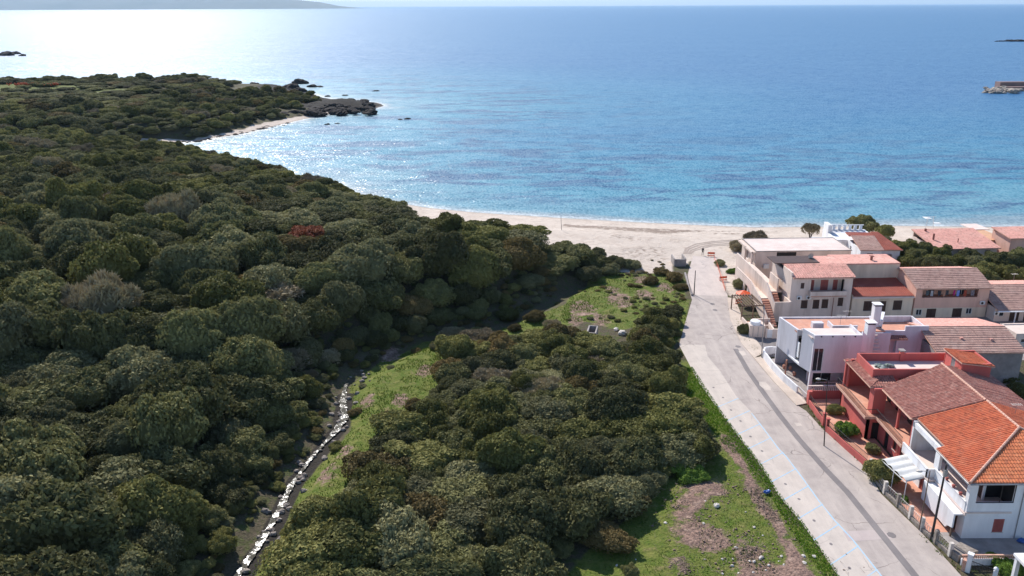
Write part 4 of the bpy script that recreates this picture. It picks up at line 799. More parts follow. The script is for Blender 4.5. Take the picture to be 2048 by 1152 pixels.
H = empty('outbuilding', (a[0], a[1], 0), R(3), 'small orange-plastered outbuilding between the two pink-roofed beach houses', 'outbuilding')
MB().box(0, 4.2, 0, 9, 0, 2.6).build('wall', wallmat('orange_render', (.62, .36, .22, 1)), H); MB().box(1.6, 5.4, 8, 13, 2.6, 2.75).build('roof', M_pale, H)
q = MB()
for i in range(5): q.box(4.2, 6.8, .2+i*.9, .45+i*.9, 1.9, 2.05)
q.build('pergola_slats', M_ridge, H)
# ---- bottom right white porch
H = empty('house', (45.3, 57.5, 0), 0, 'corner of a white porch roof with square pillars cut off at the bottom right', 'porch')
MB().box(0, 6, 0, 5.3, 2.7, 2.95).build('roof', M_white, H); MB().box(.1, .45, 4.8, 5.15, 0, 2.7).build('pillar', M_white, H); MB().box(.1, .45, .2, .55, 0, 2.7).build('pillar', M_white, H); MB().box(1.5, 6, 1.5, 5, 0, 2.6).build('wall', M_white, H)

# ---------------------------------------------------------------- garden walls, fences
H = empty('garden_wall', (0, 0, 0), 0, 'curving white garden wall with a white railing at its near end, before the lavender-white house', 'garden wall')
line = [(39.2, 114.6), (38.0, 114.3), (37.45, 113.2), (37.5, 109), (37.9, 104.8), (38.6, 101.2)]
q = MB()
for (a, b), (z1, z2) in zip(zip(line, line[1:]), [(1.3, 1.3), (1.3, 1.3), (1.3, 1.25), (1.25, 1.2), (1.2, 1.1)]):
    d = Vector((b[0]-a[0], b[1]-a[1])).normalized(); n_ = Vector((-d.y, d.x))*.11; P4 = [(a[0]-n_.x, a[1]-n_.y), (b[0]-n_.x, b[1]-n_.y), (b[0]+n_.x, b[1]+n_.y), (a[0]+n_.x, a[1]+n_.y)]
    q.prism(P4, 0, [z1, z2, z2, z1])
q.build('wall', M_white, H); railing(H, [(38.65, 101.1), (38.95, 98.6)], 0, 1.2, M_white, .22)
MB().wallx(114.75, 39.2, 47, 0, 1.1, .2).build('wall', M_white, H)
MB().tube((38.9, 107.3, 0), (38.9, 107.3, 2.3), .12, n=8).build('post', M_terr, H)
H = empty('garden_wall', (0, 0, 0), 0, 'red garden wall topped by a thin metal railing along the street before the red house', 'garden wall')
line = [(39.1, 98.3), (39.0, 94.2), (39.05, 92.4)]; line2 = [(38.8, 90.6), (39.55, 86.3), (40.35, 82.3)]
q = MB()
def wline(q, line, z, t=.22):
    for a, b in zip(line, line[1:]):
        d = Vector((b[0]-a[0], b[1]-a[1])).normalized(); n_ = Vector((-d.y, d.x))*t/2
        q.prism([(a[0]-n_.x, a[1]-n_.y), (b[0]-n_.x, b[1]-n_.y), (b[0]+n_.x, b[1]+n_.y), (a[0]+n_.x, a[1]+n_.y)], 0, z)
wline(q, line, .8); wline(q, line2, .85); q.box(38.95, 39.4, 97.9, 98.5, 0, 1.9); q.build('wall', M_red, H)
railing(H, line, .8, .7, sp=.12); railing(H, line2, .85, .75, sp=.12)
for p_ in ((38.95, 92.2), (38.85, 90.8)): MB().box(p_[0]-.18, p_[0]+.18, p_[1]-.18, p_[1]+.18, 0, 1.7).box(p_[0]-.24, p_[0]+.24, p_[1]-.24, p_[1]+.24, 1.7, 1.8).build('pillar', M_red, H)
H = empty('garden_wall', (0, 0, 0), 0, 'red boundary wall with a pale baluster rail between the lavender-white and the red house', 'garden wall')
MB().wallx(99.6, 39.4, 46, 0, 1.2, .2).build('wall', M_red, H)
q = MB().box(39.4, 46, 99.58, 99.82, 1.85, 1.95)
for i in range(26): q.tube((39.6+i*.25, 99.7, 1.2), (39.6+i*.25, 99.7, 1.85), .07, .05, 6)
q.build('balustrade', M_pale, H)
H = empty('fence', (0, 0, 0), 0, 'rustic stone-pillared fence of pale mesh panels along the street before the white house', 'fence')
pts = [(40.45, 81.6), (40.1, 79.2), (40.1, 77.0), (40.45, 74.6), (40.75, 72.4), (40.95, 70.4), (41.35, 68.3), (41.75, 66.3)]
q = MB(); wline(q, pts, .45, .25); q.build('wall_base', M_stone, H)
for a in pts: MB().box(a[0]-.17, a[0]+.17, a[1]-.17, a[1]+.17, 0, 1.5).build('pillar', M_palestone if random.random() < .5 else M_stone, H)
for a, b in zip(pts, pts[1:]):
    q = MB(); a = Vector((*a, 0)); b = Vector((*b, 0)); k = 7
    for i in range(k):
        p1 = a.lerp(b, i/k); p2 = a.lerp(b, (i+1)/k); q.tube(p1+Vector((0, 0, .45)), p2+Vector((0, 0, 1.25)), .02, n=4); q.tube(p1+Vector((0, 0, 1.25)), p2+Vector((0, 0, .45)), .02, n=4)
    q.tube(a+Vector((0, 0, 1.27)), b+Vector((0, 0, 1.27)), .03, n=4); q.build('panel', M_palestone, H)
H = empty('garden_wall', (0, 0, 0), 0, 'low stone wall with a pierced tile top rail across the bottom right garden', 'garden wall')
MB().wallx(64.9, 42.1, 47.5, 0, .7, .2).build('wall', M_white, H)
q = MB()
for i in range(27): q.tube((42.2+i*.2, 65.0, .7), (42.3+i*.2, 65.0, 1.05), .04, n=5); q.tube((42.3+i*.2, 65.0, .7), (42.2+i*.2, 65.0, 1.05), .04, n=5)
q.box(42.1, 47.5, 64.92, 65.08, 1.05, 1.12).build('top_rail', M_ridge, H)
MB().prism([(41.7, 66.3), (42.0, 65.3), (44.2, 66.0), (43.2, 67.4)], 0, .8).build('planter', M_stone, H)
H = empty('gate', (42.25, 64.0, 0), R(-40), 'white and brick gate pillars with a dark iron gate at the bottom right', 'gate')
MB().box(-.2, .2, -.2, .2, 0, 1.9).box(-.26, .26, -.26, .26, 1.9, 2.0).build('pillar', M_white, H); MB().box(-.5, -.2, -.25, .25, 0, 1.2).build('brick_pillar', M_brick, H)
MB().box(2.0, 2.35, -.2, .2, 0, 1.2).sphere((2.17, 0, 1.35), .22).build('pillar', M_white, H)
railing(H, [(.2, 0), (2.0, 0)], .05, 1.2, sp=.12, name='gate_leaf')

# utility kiosk, low walls and terrace by the stairs
H = empty('utility_hut', (37.6, 121.3, 0), R(-3), 'small beige kiosk with rounded white tank top beside the gate at the bend', 'hut')
bevel(MB().box(0, 2.4, 0, 1.7, 0, 2.0).build('wall', M_beige, H), .05); MB().tube((1.0, .9, 2.0), (1.0, .9, 2.5), .85, .8, 14).tube((1.0, .9, 2.5), (1.0, .9, 2.62), .8, .3, 14).build('water_tank', M_white, H)
MB().box(.5, .56, -.04, 0, .2, 1.8).box(1.3, 1.36, -.04, 0, .2, 1.8).build('pipe', M_steel, H)
H = empty('garden_wall', (40.0, 120.8, 0), R(-3), 'beige courtyard wall with a white gate beside the small kiosk', 'garden wall')
MB().box(1.1, 3.3, 0, .25, 0, 1.6).box(0, .25, .0, .3, 0, 1.6).box(1.1, 1.35, .25, 3, 0, 1.6).build('wall', M_beige, H); MB().box(.27, 1.08, .08, .14, .1, 1.5).build('gate_leaf', M_white, H)
MB().box(2.3, 2.7, -.03, 0, .8, 1.2).build('meter_box', M_concrete, H)
H = empty('pergola', (38.2, 128.6, 0), R(4), 'dark timber pergola with open slats over a sunken terrace, left of the stairs', 'pergola')
for x, y in ((0, 0), (1.9, 0), (0, 5.2), (3.6, 0), (3.6, 5.2)): MB().box(x, x+.16, y, y+.16, 0, 2.5).build('post', M_wood, H)
q = MB().box(-.1, 3.9, 0, .14, 2.5, 2.66).box(-.1, 3.9, 5.2, 5.34, 2.5, 2.66)
q.build('beam', M_shut, H); q = MB()
for i in range(8): q.box(.1+i*.48, .2+i*.48, -.2, 5.5, 2.66, 2.78)
q.build('slats', M_wood, H)
H = empty('terrace_wall', (38.2, 123.5, 0), R(4), 'stepped low beige walls of the small terrace below the pergola', 'garden wall')
MB().box(.2, 4.0, 0, .2, 0, 1.1).box(.2, .4, .2, 4.5, 0, .9).box(1.2, 4.2, 2.2, 2.4, 0, 1.4).box(2.4, 2.6, .2, 2.2, 0, 1.2).build('wall', M_beige, H); MB().box(.4, 4.0, .2, 4.4, .0, .12).build('paving', M_terr, H)
def umbrella(x, y, label, m):
    H = empty('parasol', (x, y, 0), 0, label, 'parasol'); q = MB(); n = 8; vs = [(0, 0, 2.75)]+[(1.35*math.cos(i*math.pi/4), 1.35*math.sin(i*math.pi/4), 2.2) for i in range(8)]+[(1.3*math.cos(i*math.pi/4), 1.3*math.sin(i*math.pi/4), 2.02) for i in range(8)]
    q.add(vs, [(0, 1+i, 1+(i+1) % 8) for i in range(8)]+[(1+i, 9+i, 9+(i+1) % 8, 1+(i+1) % 8) for i in range(8)]); q.build('canopy', m, H); MB().tube((0, 0, 0), (0, 0, 2.75), .03, n=6).build('pole', M_steel, H)
umbrella(40.5, 136.3, 'orange-red parasol beside the dark pergola', M_orange)
# orange barriers / mesh by the roadworks
for i, (px, py, lab) in enumerate([(1422, 513, 'orange plastic barrier lying where the road meets the sand'), (1446, 562, 'orange plastic barrier leaning on the verge halfway up the road'), (1477, 608, 'orange plastic barrier standing upright at the foot of the pergola terrace')]):
    a = at(px, py, .0); H = empty('barrier', a, R(20*i-10), lab, 'barrier', 'orange barriers along the road')
    MB().box(-.75, .75, -.03, .03, .55, .95).box(-.75, .75, -.03, .03, .15, .3).build('board', M_orange, H)
    for s in (-.6, .6): MB().tube((s, -.25, 0), (s, 0, 1.0), .03, n=6).tube((s, .25, 0), (s, 0, 1.0), .03, n=6).build('leg', M_steel, H)
q = MB(); ln = [at(px, py, 0) for px, py in [(1428, 520), (1436, 540), (1444, 565), (1450, 585)]]
H = empty('safety_fence', (0, 0, 0), 0, 'sagging orange mesh fence strung along the right verge of the upper road', 'fence')
for i, a in enumerate(ln): MB().tube(a, (a[0]+.05, a[1], 1.1), .03, n=5).build('post', M_wood, H)
for a, b in zip(ln, ln[1:]):
    for z in (.35, .65, .95): q.tube((a[0], a[1], z), ((a[0]+b[0])/2, (a[1]+b[1])/2, z-.12), .022, n=4); q.tube(((a[0]+b[0])/2, (a[1]+b[1])/2, z-.12), (b[0], b[1], z), .022, n=4)
q.build('mesh', M_orange, H)
# awning of the white house
H = empty('awning', (41.3, 75.3, 0), R(8), 'white ribbed canvas awning on posts between the white house and the street', 'awning')
q = MB(); n = 26; vs = []
for i in range(n+1):
    y = 4.6*i/n; z = .22*abs(math.sin(i*math.pi/6.5)); vs += [(0, y, 2.5+z), (3.2, y, 2.95+z)]
q.add(vs, [(2*i, 2*i+1, 2*i+3, 2*i+2) for i in range(n)]); o = q.build('canvas', M_canvas, H, True); o.modifiers.new('t', 'SOLIDIFY').thickness = .02
for x, y in ((0.05, 0), (.05, 4.5), (0.05, 2.3)): MB().tube((x, y, 0), (x, y, 2.5), .05, n=6).build('post', M_wframe, H)
MB().box(-.06, 0, 0, 4.6, 2.38, 2.46).build('beam', M_wframe, H)

for i, (px, py) in enumerate(((1566, 722), (1572, 731), (1580, 740), (1568, 738), (1588, 752), (1625, 786))):
    a = at(px, py, 0); o = MB().tube((0, 0, 0), (0, 0, .4), .16, .26, 10).sphere((0, 0, .5), (.22, .22, .18), 8, 5, .3).build('flower_pot', M_terr); o.location = (a[0], a[1], 0.02); tag(o, 'terracotta pot behind the white garden wall', 'plant pot', 'terracotta pots behind the white garden wall')
# stones and litter in the stream bed
for i in range(60):
    t = random.random()*(len(STREAM)-9)+1; k = int(t); P0 = STREAM[k]+(STREAM[k+1]-STREAM[k])*(t-k); x = P0[0]+random.gauss(0, .8); y = P0[1]+random.gauss(0, .8)
    if y < 55: continue
    r_ = random.uniform(.15, .45); o = MB().sphere((0, 0, 0), (r_, r_*.8, r_*.55), 8, 5, .25).build('stone', M_stone); o.location = (x, y, zat(x, y)+.1); tag(o, 'dark wet stone lying in the stream bed', 'stone', 'stones in the stream bed')
# ---------------------------------------------------------------- poles
def pole(base, top, r, label, arm=None, cat='pole', m=None, name='utility_pole'):
    H = empty(name, base, 0, label, cat); b = Vector(top)-Vector(base); MB().tube((0, 0, 0), b, r, r*.65, 10).build('mast', m or M_iron, H)
    if arm == 'lamp':
        e = b+Vector((-1.0, -.1, .1)); MB().tube(b*.985, e, .03, n=6).build('arm', M_steel, H)
        o = MB().sphere((e.x-.1, e.y, e.z-.05), (.32, .22, .12), 10, 6).build('lamp_head', M_palestone, H, True)
    if arm == 'box': MB().box(b.x-.15, b.x+.15, b.y-.2, b.y+.1, b.z-1.2, b.z-.5).tube(b*.94+Vector((-.3, 0, 0)), b*.94+Vector((.5, .1, .1)), .025, n=5).build('junction_box', M_steel, H)
    return H
def vis(px, py, top, label, r=.1, **k):
    a = at(px, py, 0); b = atY(top[0], top[1], a[1]-(k.pop('lean', 0))); return pole(a, b, r, label, **k)
vis(1838, 1060, (1860, 942), 'thin grey street lamp post with a short arm before the white house', .07, arm='lamp', m=M_wood, cat='street lamp', name='street_lamp')
vis(1862, 1080, (1893, 930), 'thick black utility pole before the white house', .13, arm='box')
vis(1648, 892, (1655, 758), 'slim dark lamp post with a pale oval head by the red garden wall gate', .07, arm='lamp', cat='street lamp', name='street_lamp')
vis(1523, 716, (1529, 610), 'tall grey pole where the white garden wall curves', .08, m=M_steel)
vis(1388, 590, (1391, 541), 'short leaning dark pole on the left verge of the upper road', .1)
vis(1383, 588, (1374, 548), 'thin wooden stake leaning against the short pole on the left verge', .05, m=M_wood)
vis(1487, 560, (1489, 520), 'dark lamp post in front of the beach-side terrace wall', .09)
vis(1123, 460, (1122, 433), 'thin pole standing on the beach above the ridge', .06)
# wires between the street poles
def wire(a, b, sag, label):
    q = MB(); a = Vector(a); b = Vector(b); k = 12; P = [a.lerp(b, i/k)-Vector((0, 0, sag*4*(i/k)*(1-i/k))) for i in range(k+1)]
    for u, v in zip(P, P[1:]): q.tube(u, v, .018, n=4)
    return tag(q.build('cable', M_iron), label, 'cable')

# ---------------------------------------------------------------- person on the beach end of the road
def person(x, y, z, rz):
    H = empty('person', (x, y, z), rz, 'person in dark clothes walking where the road meets the beach', 'person')
    J = {'pel': (0, 0, .92), 'sp': (0, 0, 1.12), 'ch': (0, .01, 1.36), 'nk': (0, 0, 1.50), 'hd': (0, -.02, 1.60), 'ht': (0, -.02, 1.72),
         'hl': (-.10, 0, .90), 'kl': (-.12, -.12, .50), 'al': (-.12, .02, .09), 'tl': (-.12, -.12, .04), 'hr': (.10, 0, .90), 'kr': (.12, .08, .49), 'ar': (.12, .26, .12), 'tr': (.12, .14, .04),
         'sl': (-.19, 0, 1.42), 'el': (-.25, .07, 1.15), 'wl': (-.26, -.03, .92), 'sr': (.19, 0, 1.42), 'er': (.25, -.03, 1.15), 'wr': (.26, -.14, .95)}
    rad = {'pel': .15, 'sp': .135, 'ch': .155, 'nk': .06, 'hd': .095, 'ht': .07, 'hl': .10, 'kl': .065, 'al': .045, 'tl': .035, 'hr': .10, 'kr': .065, 'ar': .045, 'tr': .035, 'sl': .07, 'el': .045, 'wl': .032, 'sr': .07, 'er': .045, 'wr': .032}
    E_ = [('pel', 'sp'), ('sp', 'ch'), ('ch', 'nk'), ('nk', 'hd'), ('hd', 'ht'), ('pel', 'hl'), ('hl', 'kl'), ('kl', 'al'), ('al', 'tl'), ('pel', 'hr'), ('hr', 'kr'), ('kr', 'ar'), ('ar', 'tr'), ('ch', 'sl'), ('sl', 'el'), ('el', 'wl'), ('ch', 'sr'), ('sr', 'er'), ('er', 'wr')]
    for s, wr in ((-1, 'wl'), (1, 'wr')):
        w_ = Vector(J[wr]); J['p'+wr] = tuple(w_+Vector((0, -.01, -.07))); rad['p'+wr] = .03; E_.append((wr, 'p'+wr))
        for k in range(5):
            n1_ = f'f{wr}{k}'; n2_ = n1_+'b'; L = (.035, .045, .05, .045, .035)[k]; ox = (-.02+.0125*k) if k else 0
            J[n1_] = tuple(w_+Vector((.0, -.035+.018*k, -.09-L*.5))) if k else tuple(w_+Vector((-s*.01, -.05, -.06))); J[n2_] = tuple(Vector(J[n1_])+(Vector((-s*.012, -.005, -L)) if k else Vector((0, -.02, -.03))))
            rad[n1_] = .009; rad[n2_] = .008; E_ += [('p'+wr, n1_), (n1_, n2_)]
    ks = list(J); me_ = bpy.data.meshes.new('body'); me_.from_pydata([J[k] for k in ks], [(ks.index(a), ks.index(b)) for a, b in E_], []); o = bpy.data.objects.new('body', me_); COL.objects.link(o); o.parent = H
    sk = o.modifiers.new('skin', 'SKIN'); me_.update()
    bpy.context.view_layer.objects.active = o
    sv = me_.skin_vertices
    if not sv:
        import bmesh as bb; bm = bb.new(); bm.from_mesh(me_); bm.verts.layers.skin.verify(); bm.to_mesh(me_); bm.free(); sv = me_.skin_vertices
    for i, k in enumerate(ks): sv[0].data[i].radius = (rad[k], rad[k]*.85)
    sv[0].data[0].use_root = True
    o.modifiers.new('sub', 'SUBSURF').levels = 1; me_.materials.append(mat('dark_clothes', (.02, .022, .03, 1), (.035, .03, .03, 1), 4, .9))
    MB().sphere((0, 0.0, 1.66), (.085, .10, .11), 10, 8).build('hair', mat('dark_hair', (.02, .015, .012, 1)), H, True)
    return H
a = at(1405, 511, 0); person(a[0], a[1], zat(a[0], a[1])+.03, R(160))

# ---------------------------------------------------------------- ruined walls, stones, rubbish
H = empty('wall_remnant', (*at(1352, 533)[:2], 0), 0, 'dark concrete culvert walls beside the upper road, left verge', 'wall')
MB().box(-.4, 2.0, .0, .25, -.2, 1.5).box(-.4, -.15, .25, 3.6, -.2, 1.5).box(1.75, 2.0, .25, 3.6, -.2, 1.6).build('wall', M_concrete, H)
H = empty('parapet', (0, 0, 0), 0, 'low crumbling kerb wall along the left edge of the upper road', 'wall')
q = MB(); wline(q, [at(px, py)[:2] for px, py in [(1370, 548), (1376, 570), (1384, 592)]], .35, .3); q.build('wall', M_concrete, H)
H = empty('concrete_box', (*at(1172, 689)[:2], 0), R(-12), 'open-topped concrete box half hidden in the thicket', 'concrete box')
MB().box(0, 1.5, 0, .22, -.3, 2.0).box(0, .22, .22, 3.2, -.3, 2.0).box(1.28, 1.5, .22, 3.2, -.3, 2.0).box(.22, 1.28, 3.0, 3.2, -.3, 2.0).build('wall', M_concrete, H)
def stone(x, y, r, m, label, group=None, name='stone', cat='stone', flat=.55):
    q = MB(); q.sphere((0, 0, 0), (r, r*random.uniform(.6, .95), r*flat), 9, 6, .22); o = q.build(name, m, None); o.location = (x, y, zat(x, y)+r*.25); o.rotation_euler = (0, 0, random.uniform(0, 6)); return tag(o, label, cat, group)
a = at(1433, 1013); stone(a[0], a[1], .42, M_palestone, 'largest pale boulder lying on the grass by the bottom dirt patches')
for i in range(34):
    px = random.uniform(1200, 1640); py = random.uniform(980, 1150)
    if px > 1460+(py-930)*.72: continue
    a = at(px, py); stone(a[0], a[1], random.uniform(.09, .2), M_palestone, 'small pale stone scattered on the foreground grass', 'pale stones on the foreground grass')
for i in range(26):
    a = at(1500+random.uniform(-60, 130), 1125+random.uniform(-20, 40)); stone(a[0], a[1], random.uniform(.1, .25), M_palestone, 'pale rubble stone in the heap at the bottom edge', 'rubble at the bottom edge')
for px, py in ((1232, 660), (1245, 668), (1222, 690), (1232, 697), (1216, 683), (1240, 702), (1296, 563)):
    a = at(px, py); stone(a[0], a[1], random.uniform(.5, .8), M_palestone, 'pale rock showing among the bushes near the concrete box', 'pale rocks near the concrete box')
a = at(1533, 988); q = MB().sphere((0, 0, 0), (.34, .22, .16), 8, 5, .35).sphere((.3, .2, .03), (.2, .18, .12), 7, 5, .3); o = q.build('plastic_sack', mat('blue_plastic', (.03, .10, .35, 1), None, 3, .4)); o.location = (a[0], a[1], .25); tag(o, 'crumpled blue plastic sack on the bare strip beside the parking', 'plastic sack')
a = at(2040, 1088); q = MB().sphere((0, 0, 0), (.5, .35, .22), 9, 5, .15); o = q.build('plastic_tub', mat('blue_plastic', (.03, .10, .35, 1))); o.location = (49.8, 68.3, .25); tag(o, 'bright blue plastic tub on the shaded paving of the white house', 'tub')
# orange beach things on the headland: three orange flower patches
for px, py, n_ in ((40, 168, 10), (75, 167, 10), (103, 168, 8)):
    a = at(px, py+8, 7.0); q = MB()
    for i in range(60): q.sphere((random.gauss(0, 2.2), random.gauss(0, 1.5), random.uniform(.3, 1.3)), random.uniform(.25, .5), 5, 4, .3)
    o = q.build('flowering_bush', mat('orange_blossom', (.60, .12, .04, 1), (.30, .07, .03, 1), 1.5, .9)); o.location = (a[0], a[1], zat(a[0], a[1])+.6)
    tag(o, {40: 'leftmost of the three orange-red bushes on the far headland', 75: 'middle one of the three orange-red bushes on the far headland', 103: 'rightmost of the three orange-red bushes on the far headland'}[px], 'bush', 'orange-red bushes on the headland')

# ---------------------------------------------------------------- shore rocks, breakwater
def rockmesh(sx, sy, sz, sub=3, seed=0):
    bm = bmesh.new(); bmesh.ops.create_icosphere(bm, subdivisions=sub, radius=1); P = np.array([v.co[:] for v in bm.verts])
    n3 = lambda P, s, k: fbm(P[:, :2]*s+P[:, 2:]*s*.7+k, 1., k, 3)
    d = .55+.9*n3(P, 2.2, seed)+.3*(n3(P, 6, seed+5)-.5)
    for v, k in zip(bm.verts, d): v.co = (v.co.x*k*sx, v.co.y*k*sy, v.co.z*k*sz)
    me_ = bpy.data.meshes.new('rock'); bm.to_mesh(me_); bm.free(); return me_
rms = [rockmesh(1, 1, .6, 3, i*7+1) for i in range(6)]
for r_ in rms: r_.materials.append(M_rock)
def rock(x, y, z, s, k, label, group):
    o = bpy.data.objects.new('rock', rms[k % 6]); COL.objects.link(o); o.location = (x, y, z); o.scale = (s*random.uniform(.8, 1.5), s*random.uniform(.7, 1.1), s*random.uniform(.5, .9)); o.rotation_euler = (0, 0, random.uniform(0, 6.28)); return tag(o, label, 'rock', group)
for i in range(190):   # rocky spit
    t = random.random(); px = 555+t*190; py = random.uniform(200+6*t, 237-8*t) if t < .95 else random.uniform(208, 232)
    a = at(px, py, SEA); rock(a[0], a[1], -1.5+random.uniform(0, 1.6)*(1-.4*t), random.choice((1.2, 1.6, 2.2, 2.8, 3.6)), i, 'dark jagged rock of the low rocky spit reaching out from the headland', 'rocks of the spit')
for i in range(80):
    a = at(random.uniform(455, 600), random.uniform(173, 198), SEA); rock(a[0], a[1], -1.9+random.uniform(0, 1.6), random.uniform(2., 4.8), i, 'dark rock on the seaward shore behind the headland', 'rocks on the seaward shore')
for i, (px, py, s) in enumerate([(598, 167, 7), (625, 174, 4), (640, 174, 2.5), (752, 182, 2), (800, 239, 1.6), (815, 238, 1.8), (655, 249, 1.5), (675, 247, 1.5), (745, 208, 2.2), (758, 210, 1.6), (655, 193, 2), (690, 191, 2), (15, 111, 9), (30, 108, 8), (45, 112, 5)]):
    a = at(px, py, SEA); rock(a[0], a[1], -2.2, s, i, 'small dark rock breaking the water off the headland', 'rocks standing in the water')
for i in range(70):
    t = random.random(); px = 340+t*240; py = 289-t*44+random.uniform(-2, 5); a = at(px, py, SEA); rock(a[0], a[1], -2.1, random.uniform(.5, 1.4), i, 'small dark stone along the water line of the cove', 'stones along the cove')
H = empty('breakwater', (0, 0, 0), 0, 'stone breakwater with a pale wall and boulder tip at the right edge of the sea', 'breakwater')
a = at(2010, 180, SEA); MB().box(a[0]-2, a[0]+70, a[1]+3, a[1]+9, -3, 2.6).box(a[0]-2, a[0]+70, a[1]-4, a[1]+3, -3, .2).build('wall', mat('breakwater_wall', (.26, .17, .15, 1), (.2, .13, .12, 1), .2), H)
MB().box(a[0]+10, a[0]+70, a[1]-4.3, a[1]-4, -.3, .5).build('quay_edge', M_pale, H)
for i in range(60):
    px = random.uniform(1968, 2040); b_ = at(px, random.uniform(180, 187), SEA); o = bpy.data.objects.new('boulder', rms[i % 6].copy() if i < 6 else bm_[i % 6]); 
    if i < 6:
        if i == 0: bm_ = []
        bm_.append(o.data); o.data.materials.clear(); o.data.materials.append(M_rockpale)
    COL.objects.link(o); o.parent = H; s = random.uniform(1.2, 2.4)*(.6+.6*min(1, (px-1965)/30)); o.location = (b_[0], b_[1], -2+random.uniform(0, 1.5)); o.scale = (s, s, s*.8); o.rotation_euler = (0, 0, random.uniform(0, 6))
a = at(1990, 83, SEA)
for i in range(22): rock(a[0]+i*2.8+random.uniform(-1, 1), a[1]+random.uniform(-4, 4), -2, random.uniform(3, 4.5)*(0.5+min(1, i/8)*.8), i, 'rock of the distant reef near the horizon at the right edge', 'distant reef rocks')
# beach parasol frame
a = at(1858, 458, -1); H = empty('beach_shelter', (a[0], a[1], -1.2), 0, 'small white shelter frame on the sand behind the long pink roof', 'shelter')
for s in (-1, 1): MB().tube((s, 0, 0), (s*.6, 0, 3.2), .06, n=5).build('post', M_wframe, H)
MB().box(-1.6, -.2, -1, 1, 2.9, 3.0).tube((-1.2, 0, 3.2), (1.2, 0, 3.2), .06, n=5).box(1.0, 2.4, -.6, .6, 1.6, 1.7).build('canopy', M_wframe, H)
# ---------------------------------------------------------------- vegetation
def leafmat(name, cols, trans=.22, rnd=.5):
    m_ = bpy.data.materials.new(name); m_.use_nodes = True; g = NT(m_); p = g.n['Principled BSDF']; out = g.n['Material Output']
    oi = g.node('ShaderNodeObjectInfo'); tc = g.node('ShaderNodeTexCoord'); geo = g.node('ShaderNodeNewGeometry')
    r = g.n.new('ShaderNodeValToRGB'); el = r.color_ramp.elements; wn_ = g.noise((geo, 0), .09, 3, .6)
    for i, cc in enumerate(cols):
        e = el[i] if i < 2 else el.new(.5); e.position = i/(len(cols)-1); e.color = (*cc, 1)
    n1 = g.noise((tc, 3), 2.6, 3, .6); isl = (geo, 8) if 'Random Per Island' in geo.outputs else (oi, 4)
    f = g.math('ADD', g.math('MULTIPLY', (oi, 5) if len(oi.outputs) > 5 else (oi, 4), rnd), g.math('ADD', g.math('MULTIPLY', g.ramp(n1, .3, .7), .4), g.math('MULTIPLY', (geo, 'Random Per Island'), .25)))
    g.l.new(g.math('SUBTRACT', f, .08).outputs[0], r.inputs[0]); tint = g.mix(g.ramp(wn_, .35, .65), (.93, .92, .82, 1), (1.10, 1.05, 1.0, 1)); hv_ = g.node('ShaderNodeMapRange', {'Value': (oi, 5) if len(oi.outputs) > 5 else (oi, 4), 'To Min': .85, 'To Max': 1.42}); rc = g.mix(1., (r, 0), tint, 'MULTIPLY'); cb = g.node('ShaderNodeCombineColor', {0: hv_, 1: hv_, 2: hv_}); rc = g.mix(1., rc, (cb, 0), 'MULTIPLY'); g.l.new(rc[0].outputs[2], p.inputs['Base Color'])
    p.inputs['Roughness'].default_value = .8; p.inputs['Specular IOR Level'].default_value = .1
    t = g.node('ShaderNodeBsdfTranslucent', {'Color': rc}); mx = g.node('ShaderNodeMixShader', {0: trans, 1: (p, 0), 2: (t, 0)}); g.l.new(mx.outputs[0], out.inputs[0]); return m_
LM = {'dark': leafmat('dark_evergreen_leaves', [(.080, .082, .044), (.122, .124, .056), (.20, .195, .08)]),
      'olive': leafmat('olive_leaves', [(.10, .105, .040), (.155, .155, .055), (.23, .215, .08)]),
      'grey': leafmat('grey_twigs', [(.20, .165, .11), (.27, .23, .16), (.24, .21, .12)], .05),
      'brown': leafmat('rusty_leaves', [(.105, .09, .042), (.16, .125, .055), (.19, .14, .06)]),
      'silver': leafmat('grey_green_leaves', [(.12, .12, .066), (.17, .168, .088), (.23, .22, .115)]),
      'red': leafmat('red_brown_leaves', [(.13, .045, .028), (.19, .06, .034), (.17, .085, .035)]),
      'fresh': leafmat('fresh_green_leaves', [(.065, .125, .025), (.11, .185, .035), (.15, .21, .045)])}
